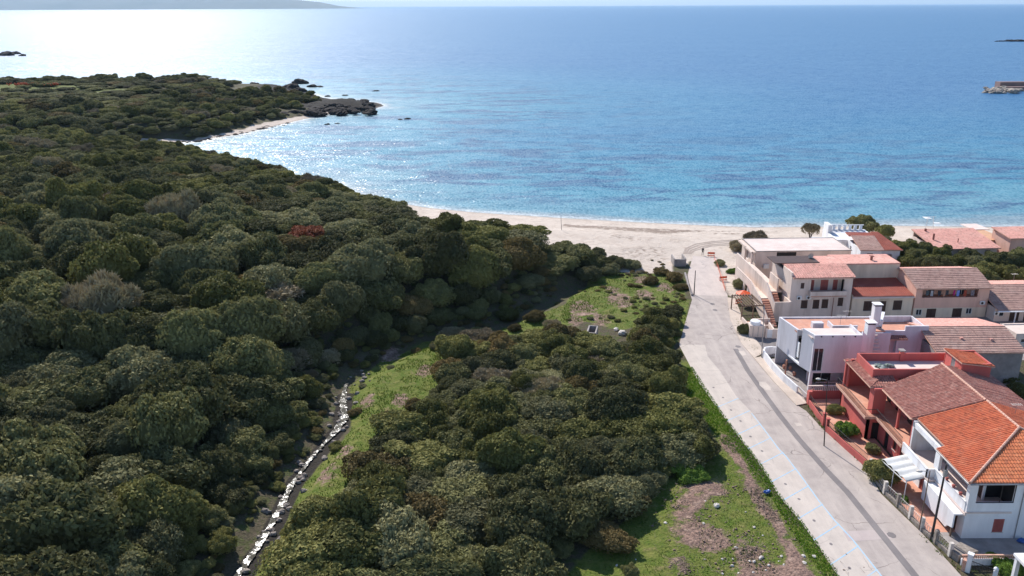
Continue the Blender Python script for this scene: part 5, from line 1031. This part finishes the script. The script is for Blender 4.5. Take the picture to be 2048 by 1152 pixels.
def crown_mesh(name, seed, kind, nleaf=2600, size=.085, h=.85, loose=0.):
    rs = np.random.RandomState(seed); nl = 40
    lobes = [(0, 0, h*.40, .62, h*.44)]
    for i in range(4): a = i*1.57+rs.rand()*1.2; rr = rs.uniform(.25, .48); s_ = rs.uniform(.38, .58); lobes.append((rr*np.cos(a), rr*np.sin(a), h*rs.uniform(.28, .56), s_, h*rs.uniform(.30, .5)))
    for i in range(nl):
        a = rs.rand()*6.283; e = np.arccos(rs.rand()**.8); bl = lobes[rs.randint(0, 5)]; rr = rs.uniform(.85, 1.08); cx, cy, cz = bl[0]+bl[3]*rr*np.sin(e)*np.cos(a), bl[1]+bl[3]*rr*np.sin(e)*np.sin(a), bl[2]+bl[4]*rr*np.cos(e)
        s_ = rs.uniform(.10, .26); lobes.append((cx, cy, cz, s_, s_*rs.uniform(.6, .85)))
    Lb = np.array(lobes); wgt = Lb[:, 3]**2; wgt[:5] *= .6; wgt /= wgt.sum()
    k = rs.choice(len(Lb), nleaf*2, p=wgt); d = rs.randn(nleaf*2, 3); d[:, 2] += .55; d /= np.linalg.norm(d, axis=1)[:, None]
    rad = .72+.36*rs.rand(nleaf*2)**.6+loose*rs.rand(nleaf*2)*.5
    P = Lb[k, :3]+d*np.column_stack([Lb[k, 3], Lb[k, 3], Lb[k, 4]])*rad[:, None]
    inner = np.zeros(len(P), bool)
    for l5 in lobes[:5]: inner |= (((P[:, 0]-l5[0])/(l5[3]*.88))**2+((P[:, 1]-l5[1])/(l5[3]*.88))**2+((P[:, 2]-l5[2])/(l5[4]*.88))**2) < 1
    keep = (~inner) & (P[:, 2] > .03); P = P[keep][:nleaf]; d = d[keep][:nleaf]; n = len(P)
    nr = d+rs.randn(n, 3)*.75; nr /= np.linalg.norm(nr, axis=1)[:, None]
    t = np.cross(nr, rs.randn(n, 3)); t /= np.linalg.norm(t, axis=1)[:, None]; b_ = np.cross(nr, t)
    s_ = size*rs.uniform(.55, 1.25, n)[:, None]; asp = .22 if kind == 'grey' else .62
    if kind == 'grey': t = d*.8+rs.randn(n, 3)*.4; t /= np.linalg.norm(t, axis=1)[:, None]; b_ = np.cross(t, rs.randn(n, 3)); b_ /= np.linalg.norm(b_, axis=1)[:, None]; s_ = s_*1.25
    V = np.stack([P-t*s_, P-b_*s_*asp, P+t*s_, P+b_*s_*asp], 1).reshape(-1, 3)
    Fc = np.arange(n*4).reshape(n, 4).tolist(); V = V.tolist()
    bm = bmesh.new(); bmesh.ops.create_icosphere(bm, subdivisions=3, radius=1); hv = []
    for v in bm.verts:
        q = np.array(v.co[:]); q = q/np.linalg.norm(q); C0 = np.array([0, 0, h*.35]); m_ = 0
        for (cx, cy, cz, r1, r2) in lobes:
            S_ = np.array([1/r1, 1/r1, 1/r2]); o_ = (C0-np.array([cx, cy, cz]))*S_; dd = q*S_; A_ = dd@dd; B_ = 2*o_@dd; Cc = o_@o_-1; D_ = B_*B_-4*A_*Cc
            if D_ > 0: m_ = max(m_, (-B_+D_**.5)/(2*A_))
        pnt = C0+q*m_*(.86 if kind != 'grey' else .62); hv.append((pnt[0], pnt[1], max(pnt[2], -.05)))
    base = len(V); V += hv; Fc += [[base+x.index for x in f.verts] for f in bm.faces]; bm.free()
    me_ = bpy.data.meshes.new(name); me_.from_pydata(V, [], Fc); me_.materials.append(LM[kind]); return me_
CR = {}
for kd, cnt, h, sz, nl_, lo in (('dark', 6, .85, .044, 8500, .14), ('olive', 3, .95, .046, 8000, .28), ('silver', 2, .95, .042, 8000, .25), ('grey', 2, .8, .075, 6000, .3), ('brown', 2, .85, .046, 7500, .1), ('red', 1, .75, .05, 6000, 0), ('fresh', 1, .8, .055, 5500, .2)):
    CR[kd] = [crown_mesh('crown', 100*len(CR)+i, kd, nl_, sz, h*random.uniform(.9, 1.08), lo) for i in range(cnt)]
def trunk_mesh():
    q = MB()
    for i in range(5):
        a = i*1.26+random.random(); p0 = Vector((0, 0, -.15)); p1 = Vector((.16*math.cos(a), .16*math.sin(a), .22)); p2 = Vector((.48*math.cos(a+.3), .48*math.sin(a+.3), .5)); q.tube(p0, p1, .055, .04, 6); q.tube(p1, p2, .04, .015, 6)
    me_ = bpy.data.meshes.new('trunk'); me_.from_pydata(q.v, [], q.f); me_.materials.append(M_bark); return me_
TR = [trunk_mesh() for i in range(3)]
def shrub(x, y, r, hs, kind, i, label, group=None, name='shrub', cat='shrub', z=None, lift=0., trunkh=0.):
    H = empty(name, (x, y, (zat(x, y) if z is None else z)-.05), random.uniform(0, 6.28), label, cat, group)
    c = bpy.data.objects.new('crown', CR[kind][i % len(CR[kind])]); COL.objects.link(c); c.parent = H; c.scale = (r*random.uniform(.95, 1.25), r*random.uniform(.75, 1.05), r*hs); c.location = (0, 0, lift)
    t = bpy.data.objects.new('trunk', TR[i % 3]); COL.objects.link(t); t.parent = H; t.scale = (r*(.8 if lift else 1), r*(.8 if lift else 1), r*hs+lift*1.7); return H
# placement
SANDY = [(-83, 223, 3.2), (-80, 217, 3), (-31, 168, 3.5), (-43.5, 182, 2.4), (-38, 175, 2.5), (-56, 195, 2.5), (-60, 188, 2)]
THICK = poly_px([(560, 1260), (612, 1130), (640, 1070), (688, 1010), (738, 955), (783, 900), (838, 850), (858, 800), (884, 745), (905, 700), (970, 688), (1090, 682), (1165, 690), (1225, 706), (1290, 680), (1310, 640), (1352, 640), (1335, 690), (1338, 735), (1362, 800), (1390, 860), (1408, 900), (1375, 930), (1325, 965), (1285, 1010), (1225, 1045), (1160, 1090), (1110, 1130), (1060, 1230)])
def scatter(n_try, xr, yr, rfun, okf, gap, seed, pre=()):
    rs = np.random.RandomState(seed); C_ = np.column_stack([rs.uniform(*xr, n_try), rs.uniform(*yr, n_try)]); ok = okf(C_); C_ = C_[ok]; rr = rfun(C_, rs)
    if seed == 1: k2 = rr < 1.6+.45*np.maximum(sdist(C_, FOOT), 0); C_ = C_[k2]; rr = rr[k2]
    order = np.argsort(-rr+rs.rand(len(rr))*.8)
    grid = {}; out = []; cs = 6.
    def hit(x, y, r):
        gx_, gy_ = int(x//cs), int(y//cs)
        for a in range(gx_-1, gx_+2):
            for b in range(gy_-1, gy_+2):
                for (u, v, w_) in grid.get((a, b), ()):
                    if (u-x)**2+(v-y)**2 < (gap*(w_+r))**2: return True
        return False
    for p_ in pre: grid.setdefault((int(p_[0]//cs), int(p_[1]//cs)), []).append(p_)
    for k in order:
        x, y = C_[k]; r = rr[k]
        if hit(x, y, r): continue
        grid.setdefault((int(x//cs), int(y//cs)), []).append((x, y, r)); out.append((x, y, r))
    return out
def in_view(x, y, z, mrg=60):
    v = Vector((x, y, z-CAM_H)); d = v.dot(fwd)
    if d <= 0: return None
    px = 1024+F*v.dot(right)/d; py = 576-F*v.dot(up)/d
    return (px, py, d) if -mrg < px < 2048+mrg and -mrg < py < 1152+mrg*2 else None
GRP = [q for q in GRASS]
def okhill(P):
    sh = sdist(P, SHORE); s_ = (sdist(P, FOOT) > -.6) & (sh > 7+34*sstep(P[:, 0], -36, -18)) & (seg_dist(P, STREAM) > 3.2) & (P[:, 1] > 42)
    for cx, cy, rr in SANDY: s_ &= np.hypot(P[:, 0]-cx, P[:, 1]-cy) > rr+1.2
    s_ &= ~((P[:, 0] > 4) & (P[:, 1] > 160)); return s_ & (P[:, 0] > -.66*P[:, 1]-25)
def okhead(P): return (sdist(P, HEAD) > 2.5) & (P[:, 0] > -.66*P[:, 1]-25) & ((sdist(P, hq) < 1) | (vnoise(P, 7, 3) > .72)) & (P[:, 0] < -112-7*np.sin(P[:, 1]*.2)) & ~((P[:, 1] > 488) & (P[:, 0] > -172)) | ((P[:, 0] < -150) & (P[:, 1] > 300) & (P[:, 1] < 345) & (P[:, 0] > -.66*P[:, 1]-25))
rhill = lambda P, rs: np.clip(rs.gamma(3.2, .85, len(P)), 1.1, 5.4)*(1-.25*sstep(P[:, 1], 150, 240))
items = [(x, y, r, 'hill') for x, y, r in scatter(45000, (-190, 30), (42, 325), rhill, okhill, .53, 1, [(-38.2, 147.5, 4)])]
items += [(x, y, r, 'head') for x, y, r in scatter(12000, (-400, -70), (302, 560), lambda P, rs: np.clip(rs.gamma(4, .75, len(P)), 1.3, 5.5)*np.where(P[:, 0] > -165, .7, 1), okhead, .58, 2)]
items += [(x, y, r, 'thick') for x, y, r in scatter(12000, (-30, 32), (42, 135), lambda P, rs: np.clip(rs.gamma(3.5, .6, len(P)), .8, 4.0)*np.where(P[:, 1] > 95, .75, 1), lambda P: sdist(P, THICK) > .5, .49, 3, [(12.5, 120., 1.3)])]
kinds = []
allp = np.array([(i_[0], i_[1]) for i_ in items]); nzk = fbm(allp, 14, 21, 3); rk = np.random.RandomState(5).rand(len(allp)); nz2 = fbm(allp, 25, 33, 3)
for (x, y, r, zn), a, u, v in zip(items, nzk, rk, nz2):
    if u < .03: k_ = 'grey'
    elif u < .04+.10*(v > .5)+.02: k_ = 'brown'
    elif u < .20+.12*(a < .4): k_ = 'silver'
    elif a > .47 and u < .78: k_ = 'olive'
    else: k_ = 'dark'
    kinds.append(k_)
vis_ = []
for i, (x, y, r, zn) in enumerate(items):
    v = in_view(x, y, zat(x, y)+r) if zn != 'head' else None
    if v: vis_.append((r/v[2], i))
vis_.sort(reverse=True); top = {i for _, i in vis_[:262]}
DESC = {'dark': 'dense dark evergreen', 'olive': 'olive-green loose-leaved', 'grey': 'leafless grey twiggy', 'brown': 'rusty brown', 'silver': 'grey-green rounded'}
ZN = {'hill': ('forest shrubs left of the stream', 'shrub in the forest left of the stream'), 'thick': ('thicket shrubs between stream and road', 'shrub in the thicket between stream and road')}
stuff = {}
for i, ((x, y, r, zn), k_) in enumerate(zip(items, kinds)):
    tall = {'hill': 1.15, 'head': .8, 'thick': 1.0}[zn]*random.uniform(.68, 1.34)
    if zn == 'hill' and y > 160: tall *= .8
    if zn == 'hill' and y > 140 and x > -48: tall *= .72
    if zn == 'head' and x < -175 and y > 385: tall *= .5
    if zn == 'head' and y > 500 and x < -190: tall *= 1.5
    if i in top:
        near_ = 'near ' if (x*x+y*y) < 105**2 else 'farther '
        shrub(x, y, r*1.08, tall, k_, i, f'{near_}{DESC[k_]} {ZN[zn][1]}', f'{near_}{DESC[k_]} {ZN[zn][0]}')
    else: stuff.setdefault(k_, []).append((x, y, zat(x, y)-.05, r*1.1, tall, random.uniform(0, 6.28), i))
for x, y, r in scatter(9000, (-60, 30), (50, 150), lambda P, rs: rs.uniform(.35, 1.15, len(P)), lambda P: (sdist(P, FOOT) > -6) & (sdist(P, FOOT) < 9) & (seg_dist(P, STREAM) > 1.4) & ((P[:, 1] < 128) | (P[:, 0] < 8)), .62, 9):
    if (sdist(np.array([[x, y]]), FOOT)[0] < -1.5) and random.random() < .72: continue
    stuff.setdefault(random.choice(['dark', 'olive', 'brown', 'olive', 'silver']), []).append((x, y, zat(x, y)-.05, r, .8, random.uniform(0, 6.28), int(x*7) % 11))
for x, y, r in scatter(900, (6, 36), (128, 160), lambda P, rs: rs.uniform(.25, .8, len(P)), lambda P: (sdist(P, GRASS[0]) > 0) & (fbm(P, 6, 2, 2) > .42), 1.1, 10):
    stuff.setdefault(random.choice(['brown', 'silver', 'olive']), []).append((x, y, zat(x, y)-.05, r, .6, random.uniform(0, 6.28), int(x*7) % 11))
# the rest of the woods: one object, instances on points
bpy.context.view_layer.update()
allst = [(k_,)+t for k_, l in stuff.items() for t in l]; KS = ['dark', 'olive', 'silver', 'grey', 'brown']; flat = []
for k_ in KS: flat += [(k_, j) for j in range(len(CR[k_]))]
firsts = {}
for o in COL.objects:
    if o.name.startswith('crown') and o.data.name not in firsts: firsts[o.data.name] = o
me_ = bpy.data.meshes.new('woods'); me_.from_pydata([t[1:4] for t in allst], [], []); n_ = len(allst)
pos = {kj: q for q, kj in enumerate([kj for kj in flat if CR[kj[0]][kj[1]].name in firsts])}
def pidx(k_, i): 
    c_ = [pos[(k_, j)] for j in range(len(CR[k_])) if (k_, j) in pos]; return c_[i % len(c_)]
me_.attributes.new('which', 'INT', 'POINT').data.foreach_set('value', [pidx(t[0], t[7]) for t in allst])
me_.attributes.new('scl', 'FLOAT_VECTOR', 'POINT').data.foreach_set('vector', [c for t in allst for c in (t[4], t[4], t[4]*t[5])])
me_.attributes.new('rot', 'FLOAT_VECTOR', 'POINT').data.foreach_set('vector', [c for t in allst for c in (0., 0., t[6])])
wo = bpy.data.objects.new('woods', me_); COL.objects.link(wo); tag(wo, 'mass of evergreen scrub covering the hillside and the far headland', 'woods', kind='stuff')
ng = bpy.data.node_groups.new('woods', 'GeometryNodeTree'); ng.interface.new_socket('Geometry', in_out='INPUT', socket_type='NodeSocketGeometry'); ng.interface.new_socket('Geometry', in_out='OUTPUT', socket_type='NodeSocketGeometry')
gi = ng.nodes.new('NodeGroupInput'); gout = ng.nodes.new('NodeGroupOutput'); ip = ng.nodes.new('GeometryNodeInstanceOnPoints'); jn = ng.nodes.new('GeometryNodeJoinGeometry')
def nattr(nm, dt): a = ng.nodes.new('GeometryNodeInputNamedAttribute'); a.data_type = dt; a.inputs[0].default_value = nm; return a
for kj in sorted(pos, key=lambda q: -pos[q]):
    oi = ng.nodes.new('GeometryNodeObjectInfo'); oi.inputs['Object'].default_value = firsts[CR[kj[0]][kj[1]].name]; oi.inputs['As Instance'].default_value = True; oi.transform_space = 'ORIGINAL'
    ng.links.new(oi.outputs['Geometry'], jn.inputs[0])
ng.links.new(gi.outputs[0], ip.inputs['Points']); ng.links.new(jn.outputs[0], ip.inputs['Instance']); ip.inputs['Pick Instance'].default_value = True
ng.links.new(nattr('which', 'INT').outputs[0], ip.inputs['Instance Index']); ng.links.new(nattr('scl', 'FLOAT_VECTOR').outputs[0], ip.inputs['Scale'])
e2 = ng.nodes.new('FunctionNodeEulerToRotation'); ng.links.new(nattr('rot', 'FLOAT_VECTOR').outputs[0], e2.inputs[0]); ng.links.new(e2.outputs[0], ip.inputs['Rotation']); ng.links.new(ip.outputs[0], gout.inputs[0])
wo.modifiers.new('woods', 'NODES').node_group = ng
print('WOODS', len(items), n_, len(top))

# named bushes
shrub(-38.2, 147.5, 4.8, .75, 'red', 0, 'large red-brown dome-shaped bush, the only one in the forest', name='shrub', z=zat(-38.2, 147.5)+1.8)
# 
def pb(px, py, r, hs, kind, label, group=None, name='shrub', cat='shrub', lift=0., z=None):
    a = at(px, py, 0 if z is None else z); return shrub(a[0], a[1], r, hs, kind, int(px), label, group, name, cat, z=z, lift=lift)
pb(1014, 628, 2.3, 1.0, 'olive', 'lone round green bush on the valley floor at the foot of the dark bank')
for i, (px, py, r) in enumerate([(1120, 705, 1.6), (1150, 712, 1.3), (1215, 715, 1.4), (1250, 700, 1.2), (1195, 735, 1.6), (1150, 735, 1.8), (1270, 680, 1.2), (1160, 672, .9), (900, 665, 2.2), (955, 668, 1.8), (1070, 640, 2.0), (1105, 655, 1.6), (930, 700, 1.6), (1030, 660, 1.3)]): pb(px, py, r, .9, ['dark', 'brown', 'grey'][i % 3], 'mixed low bush on the upper valley floor', 'bushes on the upper valley floor')
pb(1302, 566, 1.9, .8, 'brown', 'round brownish bush on the grass near the sand', None)
for px, py, r in ((1348, 560, 2.3), (1325, 548, 1.8), (1362, 578, 1.5), (1262, 572, .9), (1275, 574, .8)): pb(px, py, r, .8, 'brown', 'dark brown bush left of the upper road', 'dark bushes left of the upper road')
for px, py, r, h_ in ((1190, 528, 2.6, 1.1), (1232, 535, 2.4, 1.1), (1262, 536, 1.9, 1.1), (1165, 520, 2.6, 1.1), (1215, 548, 2.2, 1.0), (1150, 540, 2.8, 1.1), (1178, 560, 2.6, 1.1)): pb(px, py, r, h_, 'silver', 'feathery grey-green tamarisk at the beach end of the ridge', 'tamarisks at the beach end of the ridge', 'tamarisk', 'tree')
for px, py, r in ((1340, 650, 1.6), (1352, 670, 1.3), (1290, 655, 2.0), (1318, 640, 2.2), (1352, 622, 1.5), (1300, 632, 1.8)): pb(px, py, r, .9, 'dark', 'dark bush on the grassy verge left of the middle road', 'bushes on the verge of the middle road')
for px, py, r in ((828, 815, 1.5), (790, 850, 1.2), (772, 835, 1.2)): pb(px, py, r, .9, 'brown', 'small dark bush on the grassy strip right of the stream', 'small bushes right of the stream')
pb(1262, 1152, .9, 1.6, 'dark', 'small upright dark sapling on the grass at the bottom edge', name='sapling', cat='sapling')
pb(1382, 912, 3.0, 1.05, 'olive', 'big rounded green bush closest to the parking bays'); pb(1378, 950, 2.0, .9, 'fresh', 'bright green bush beside the big rounded one near the parking bays')
pb(1225, 1010, 3.3, .95, 'brown', 'large rusty-topped bush overhanging the foreground grass'); pb(1205, 1085, 2.8, .8, 'brown', 'wide brown low bush with bare twigs at the edge of the foreground grass')
# gardens and trees by the houses
pb(1690, 868, 1.75, 1.25, 'fresh', 'bright green leafy bush in the red house garden'); pb(1668, 828, 1.3, 1.2, 'olive', 'thin olive bush behind the red corner wall'); pb(1706, 815, 1.4, 1.5, 'dark', 'dark bush in the shaded corner of the red garden wall')
pb(1765, 962, 2.1, 1.15, 'olive', 'broad olive-green bush spilling over the street fence'); pb(1745, 905, 1.1, 1.1, 'dark', 'dark bush between the leafy bush and the broad olive bush')
pb(1805, 1000, .8, .9, 'fresh', 'small green plant behind the street fence'); pb(1640, 765, 1.0, .7, 'dark', 'shrub in the narrow garden of the lavender-white house')
pb(2012, 1140, 1.5, .9, 'fresh', 'rounded garden bush at the bottom right corner'); pb(1985, 1112, .6, .8, 'fresh', 'little green plant behind the pierced tile wall')
pb(1493, 668, 1.5, 1.4, 'dark', 'dark green bush between the kiosk and the road bend'); pb(1480, 575, 1.8, 1.1, 'silver', 'grey-green bush clump at the verge before the beach-side terrace'); pb(1466, 545, 1.3, .8, 'fresh', 'low green bush on the sandy verge of the upper road')
pb(1440, 530, 1.4, .9, 'silver', 'scrubby bush by the orange mesh fence'); pb(1478, 500, 2.6, .9, 'grey', 'bare brownish bush on the sand left of the flat building'); pb(1510, 488, 3.0, 1.0, 'grey', 'larger bare bush against the flat building, on the sand')
pb(1620, 478, 2.3, 1.15, 'grey', 'slender tamarisk tree on the beach behind the flat building', None, 'tamarisk', 'tree', 1.6); pb(1722, 462, 4.2, .9, 'dark', 'wide dark bush behind the whitewashed house', None, z=-.5)
rs_ = random.Random(4); RTREES = [(1760, 478), (1785, 490), (1805, 500), (1830, 512), (1770, 462), (1812, 518), (1845, 500), (1858, 522), (1880, 515), (1895, 530), (1920, 520), (1942, 535), (1965, 525), (1985, 545), (2010, 530), (2035, 545), (2040, 520), (2060, 540), (2020, 555), (1955, 552), (1975, 560), (1900, 545), (1935, 510), (2050, 560), (2075, 520), (1840, 530), (1870, 540), (2000, 515)]
for px, py in RTREES: pb(px, py+18, rs_.uniform(2.2, 3.4), rs_.uniform(1.0, 1.35), rs_.choice(['dark', 'dark', 'olive', 'silver']), 'garden tree in the green belt behind the tiled houses', 'trees in the green belt behind the houses', 'tree', 'tree', rs_.uniform(.3, 1.2), z=0)
for px, py in ((2010, 765), (2035, 790), (1990, 790)): pb(px, py, 1.6, 1, 'olive', 'bush in the shaded yard beside the bare grey wall', 'bushes beside the bare grey wall')
for i in range(26):   # small bushes on the back of the beach
    px = rs_.uniform(1180, 1340); py = 522+(px-1180)*.02+rs_.uniform(-5, 28); pb(px, py, rs_.uniform(.4, .9), .7, rs_.choice(['brown', 'grey', 'silver']), 'low dune tuft where the sand meets the grass', 'dune tufts at the back of the beach')
# grass blades and weeds
def blades(name, polys, dens, hgt, kindm, label, seed):
    rs = np.random.RandomState(seed); V = []; n = 0
    for q in polys:
        lo = q.min(0); hi = q.max(0); k = int((hi-lo).prod()*dens); P = np.column_stack([rs.uniform(lo[0], hi[0], k), rs.uniform(lo[1], hi[1], k)]); P = P[sdist(P, q) > 0]; P = P[(fbm(P, 1.6, seed, 2) > (.12 if seed == 8 else .30)) & (P[:, 1] > 52)]
        z = height(P); a = rs.rand(len(P))*6.283; s_ = hgt*rs.uniform(.5, 1.3, len(P)); w_ = s_*.35
        dx = np.cos(a)*w_; dy = np.sin(a)*w_; lx = rs.randn(len(P))*s_*.35; ly = rs.randn(len(P))*s_*.35
        A_ = np.column_stack([P[:, 0]-dx, P[:, 1]-dy, z-.03]); B_ = np.column_stack([P[:, 0]+dx, P[:, 1]+dy, z-.03]); C_ = np.column_stack([P[:, 0]+lx, P[:, 1]+ly, z+s_]); V.append(np.stack([A_, B_, C_], 1).reshape(-1, 3)); n += len(P)
    V = np.concatenate(V); me_ = bpy.data.meshes.new(name); me_.from_pydata(V.tolist(), [], np.arange(n*3).reshape(n, 3).tolist()); me_.materials.append(kindm)
    o = bpy.data.objects.new(name, me_); COL.objects.link(o); return tag(o, label, 'grass', kind='stuff')
LM['grass'] = leafmat('grass_blades', [(.075, .11, .022), (.11, .17, .025), (.20, .21, .07)], .3, .0)
LM['weed'] = leafmat('verge_weeds', [(.085, .16, .018), (.13, .23, .025), (.20, .30, .04)], .3, .0)
blades('grass', [GRASS[0], GRASS[1], GRASS[2], GRASS[3], GRASS[6]], 14, .20, LM['grass'], 'rough green grass on the valley floor and stream bank', 4)
blades('grass', [GRASS[4]], 26, .13, LM['grass'], 'short patchy grass of the foreground clearing', 6)
LM['kerbweed'] = LM['weed']
blades('weeds', [poly_px(p_) for p_ in ([(1735, 940), (1742, 940), (1790, 1005), (1835, 1052), (1880, 1098), (1925, 1145), (1915, 1145), (1865, 1098), (1820, 1050), (1775, 1005)], [(1612, 812), (1622, 812), (1650, 850), (1690, 885), (1735, 935), (1728, 935), (1680, 890), (1640, 856)], [(1470, 640), (1482, 640), (1500, 680), (1528, 710), (1520, 714), (1488, 685)])], 14, .22, LM['grass'], 'scruffy weeds along the foot of the garden walls', 12)
blades('grass', [poly_px([(1350, 735), (1385, 735), (1441, 820), (1473, 864), (1500, 898), (1530, 939), (1563, 994), (1604, 1042), (1644, 1098), (1679, 1152), (1720, 1215), (1690, 1215), (1640, 1145), (1590, 1075), (1545, 1000), (1492, 935), (1440, 880), (1392, 820), (1356, 770)])], 90, .19, LM['weed'], 'lush bright green verge along the parking bays', 8)
# clods and dead twigs on the bare patches
rs = np.random.RandomState(31); q = MB(); tw = MB()
for i in range(2600):
    if rs.rand() < .55: k = rs.randint(len(DIRT_HOLES)); c0 = DIRT_HOLES[k].mean(0); x, y = c0+rs.randn(2)*DIRT_HOLES[k].std(0)*1.05
    else: t = rs.rand()*(len(DIRT_LINE)-1.01); k = int(t); x, y = DIRT_LINE[k]+(DIRT_LINE[k+1]-DIRT_LINE[k])*(t-k)+rs.randn(2)*.55
    if y < 55: continue
    z = zat(x, y)
    if rs.rand() < .35: r_ = rs.uniform(.05, .15); q.sphere((x, y, z+.03+r_*.2), (r_, r_*.8, r_*.5), 5, 4, .35)
    else:
        a_ = rs.rand()*6.28; L_2 = rs.uniform(.25, .8); p0 = Vector((x, y, z+.06)); tw.tube(p0, p0+Vector((math.cos(a_)*L_2, math.sin(a_)*L_2, rs.uniform(.02, .25))), .015, .008, 3)
tag(q.build('soil_clods', mat('soil_clod', (.30, .21, .16, 1), (.17, .11, .09, 1), 3, .95)), 'loose dark clods lying on the bare dug patches', 'soil', kind='stuff')
tag(tw.build('dry_twigs', mat('dry_twig', (.34, .26, .20, 1), (.22, .16, .12, 1), 3, .95)), 'dry twigs and cut stalks strewn on the bare strip and dug patches', 'twigs', kind='stuff')
# ---------------------------------------------------------------- air
hm = bpy.data.materials.new('haze'); hm.use_nodes = True; hm.node_tree.nodes.clear(); ho = hm.node_tree.nodes.new('ShaderNodeOutputMaterial'); pv = hm.node_tree.nodes.new('ShaderNodeVolumePrincipled')
pv.inputs['Color'].default_value = (.52, .74, 1, 1); pv.inputs['Density'].default_value = 2.8e-5; pv.inputs['Anisotropy'].default_value = .2; hm.node_tree.links.new(pv.outputs[0], ho.inputs[1])
o = MB().box(-80000, 80000, -500, 80000, -9, 420).build('haze', hm); tag(o, kind='stuff')
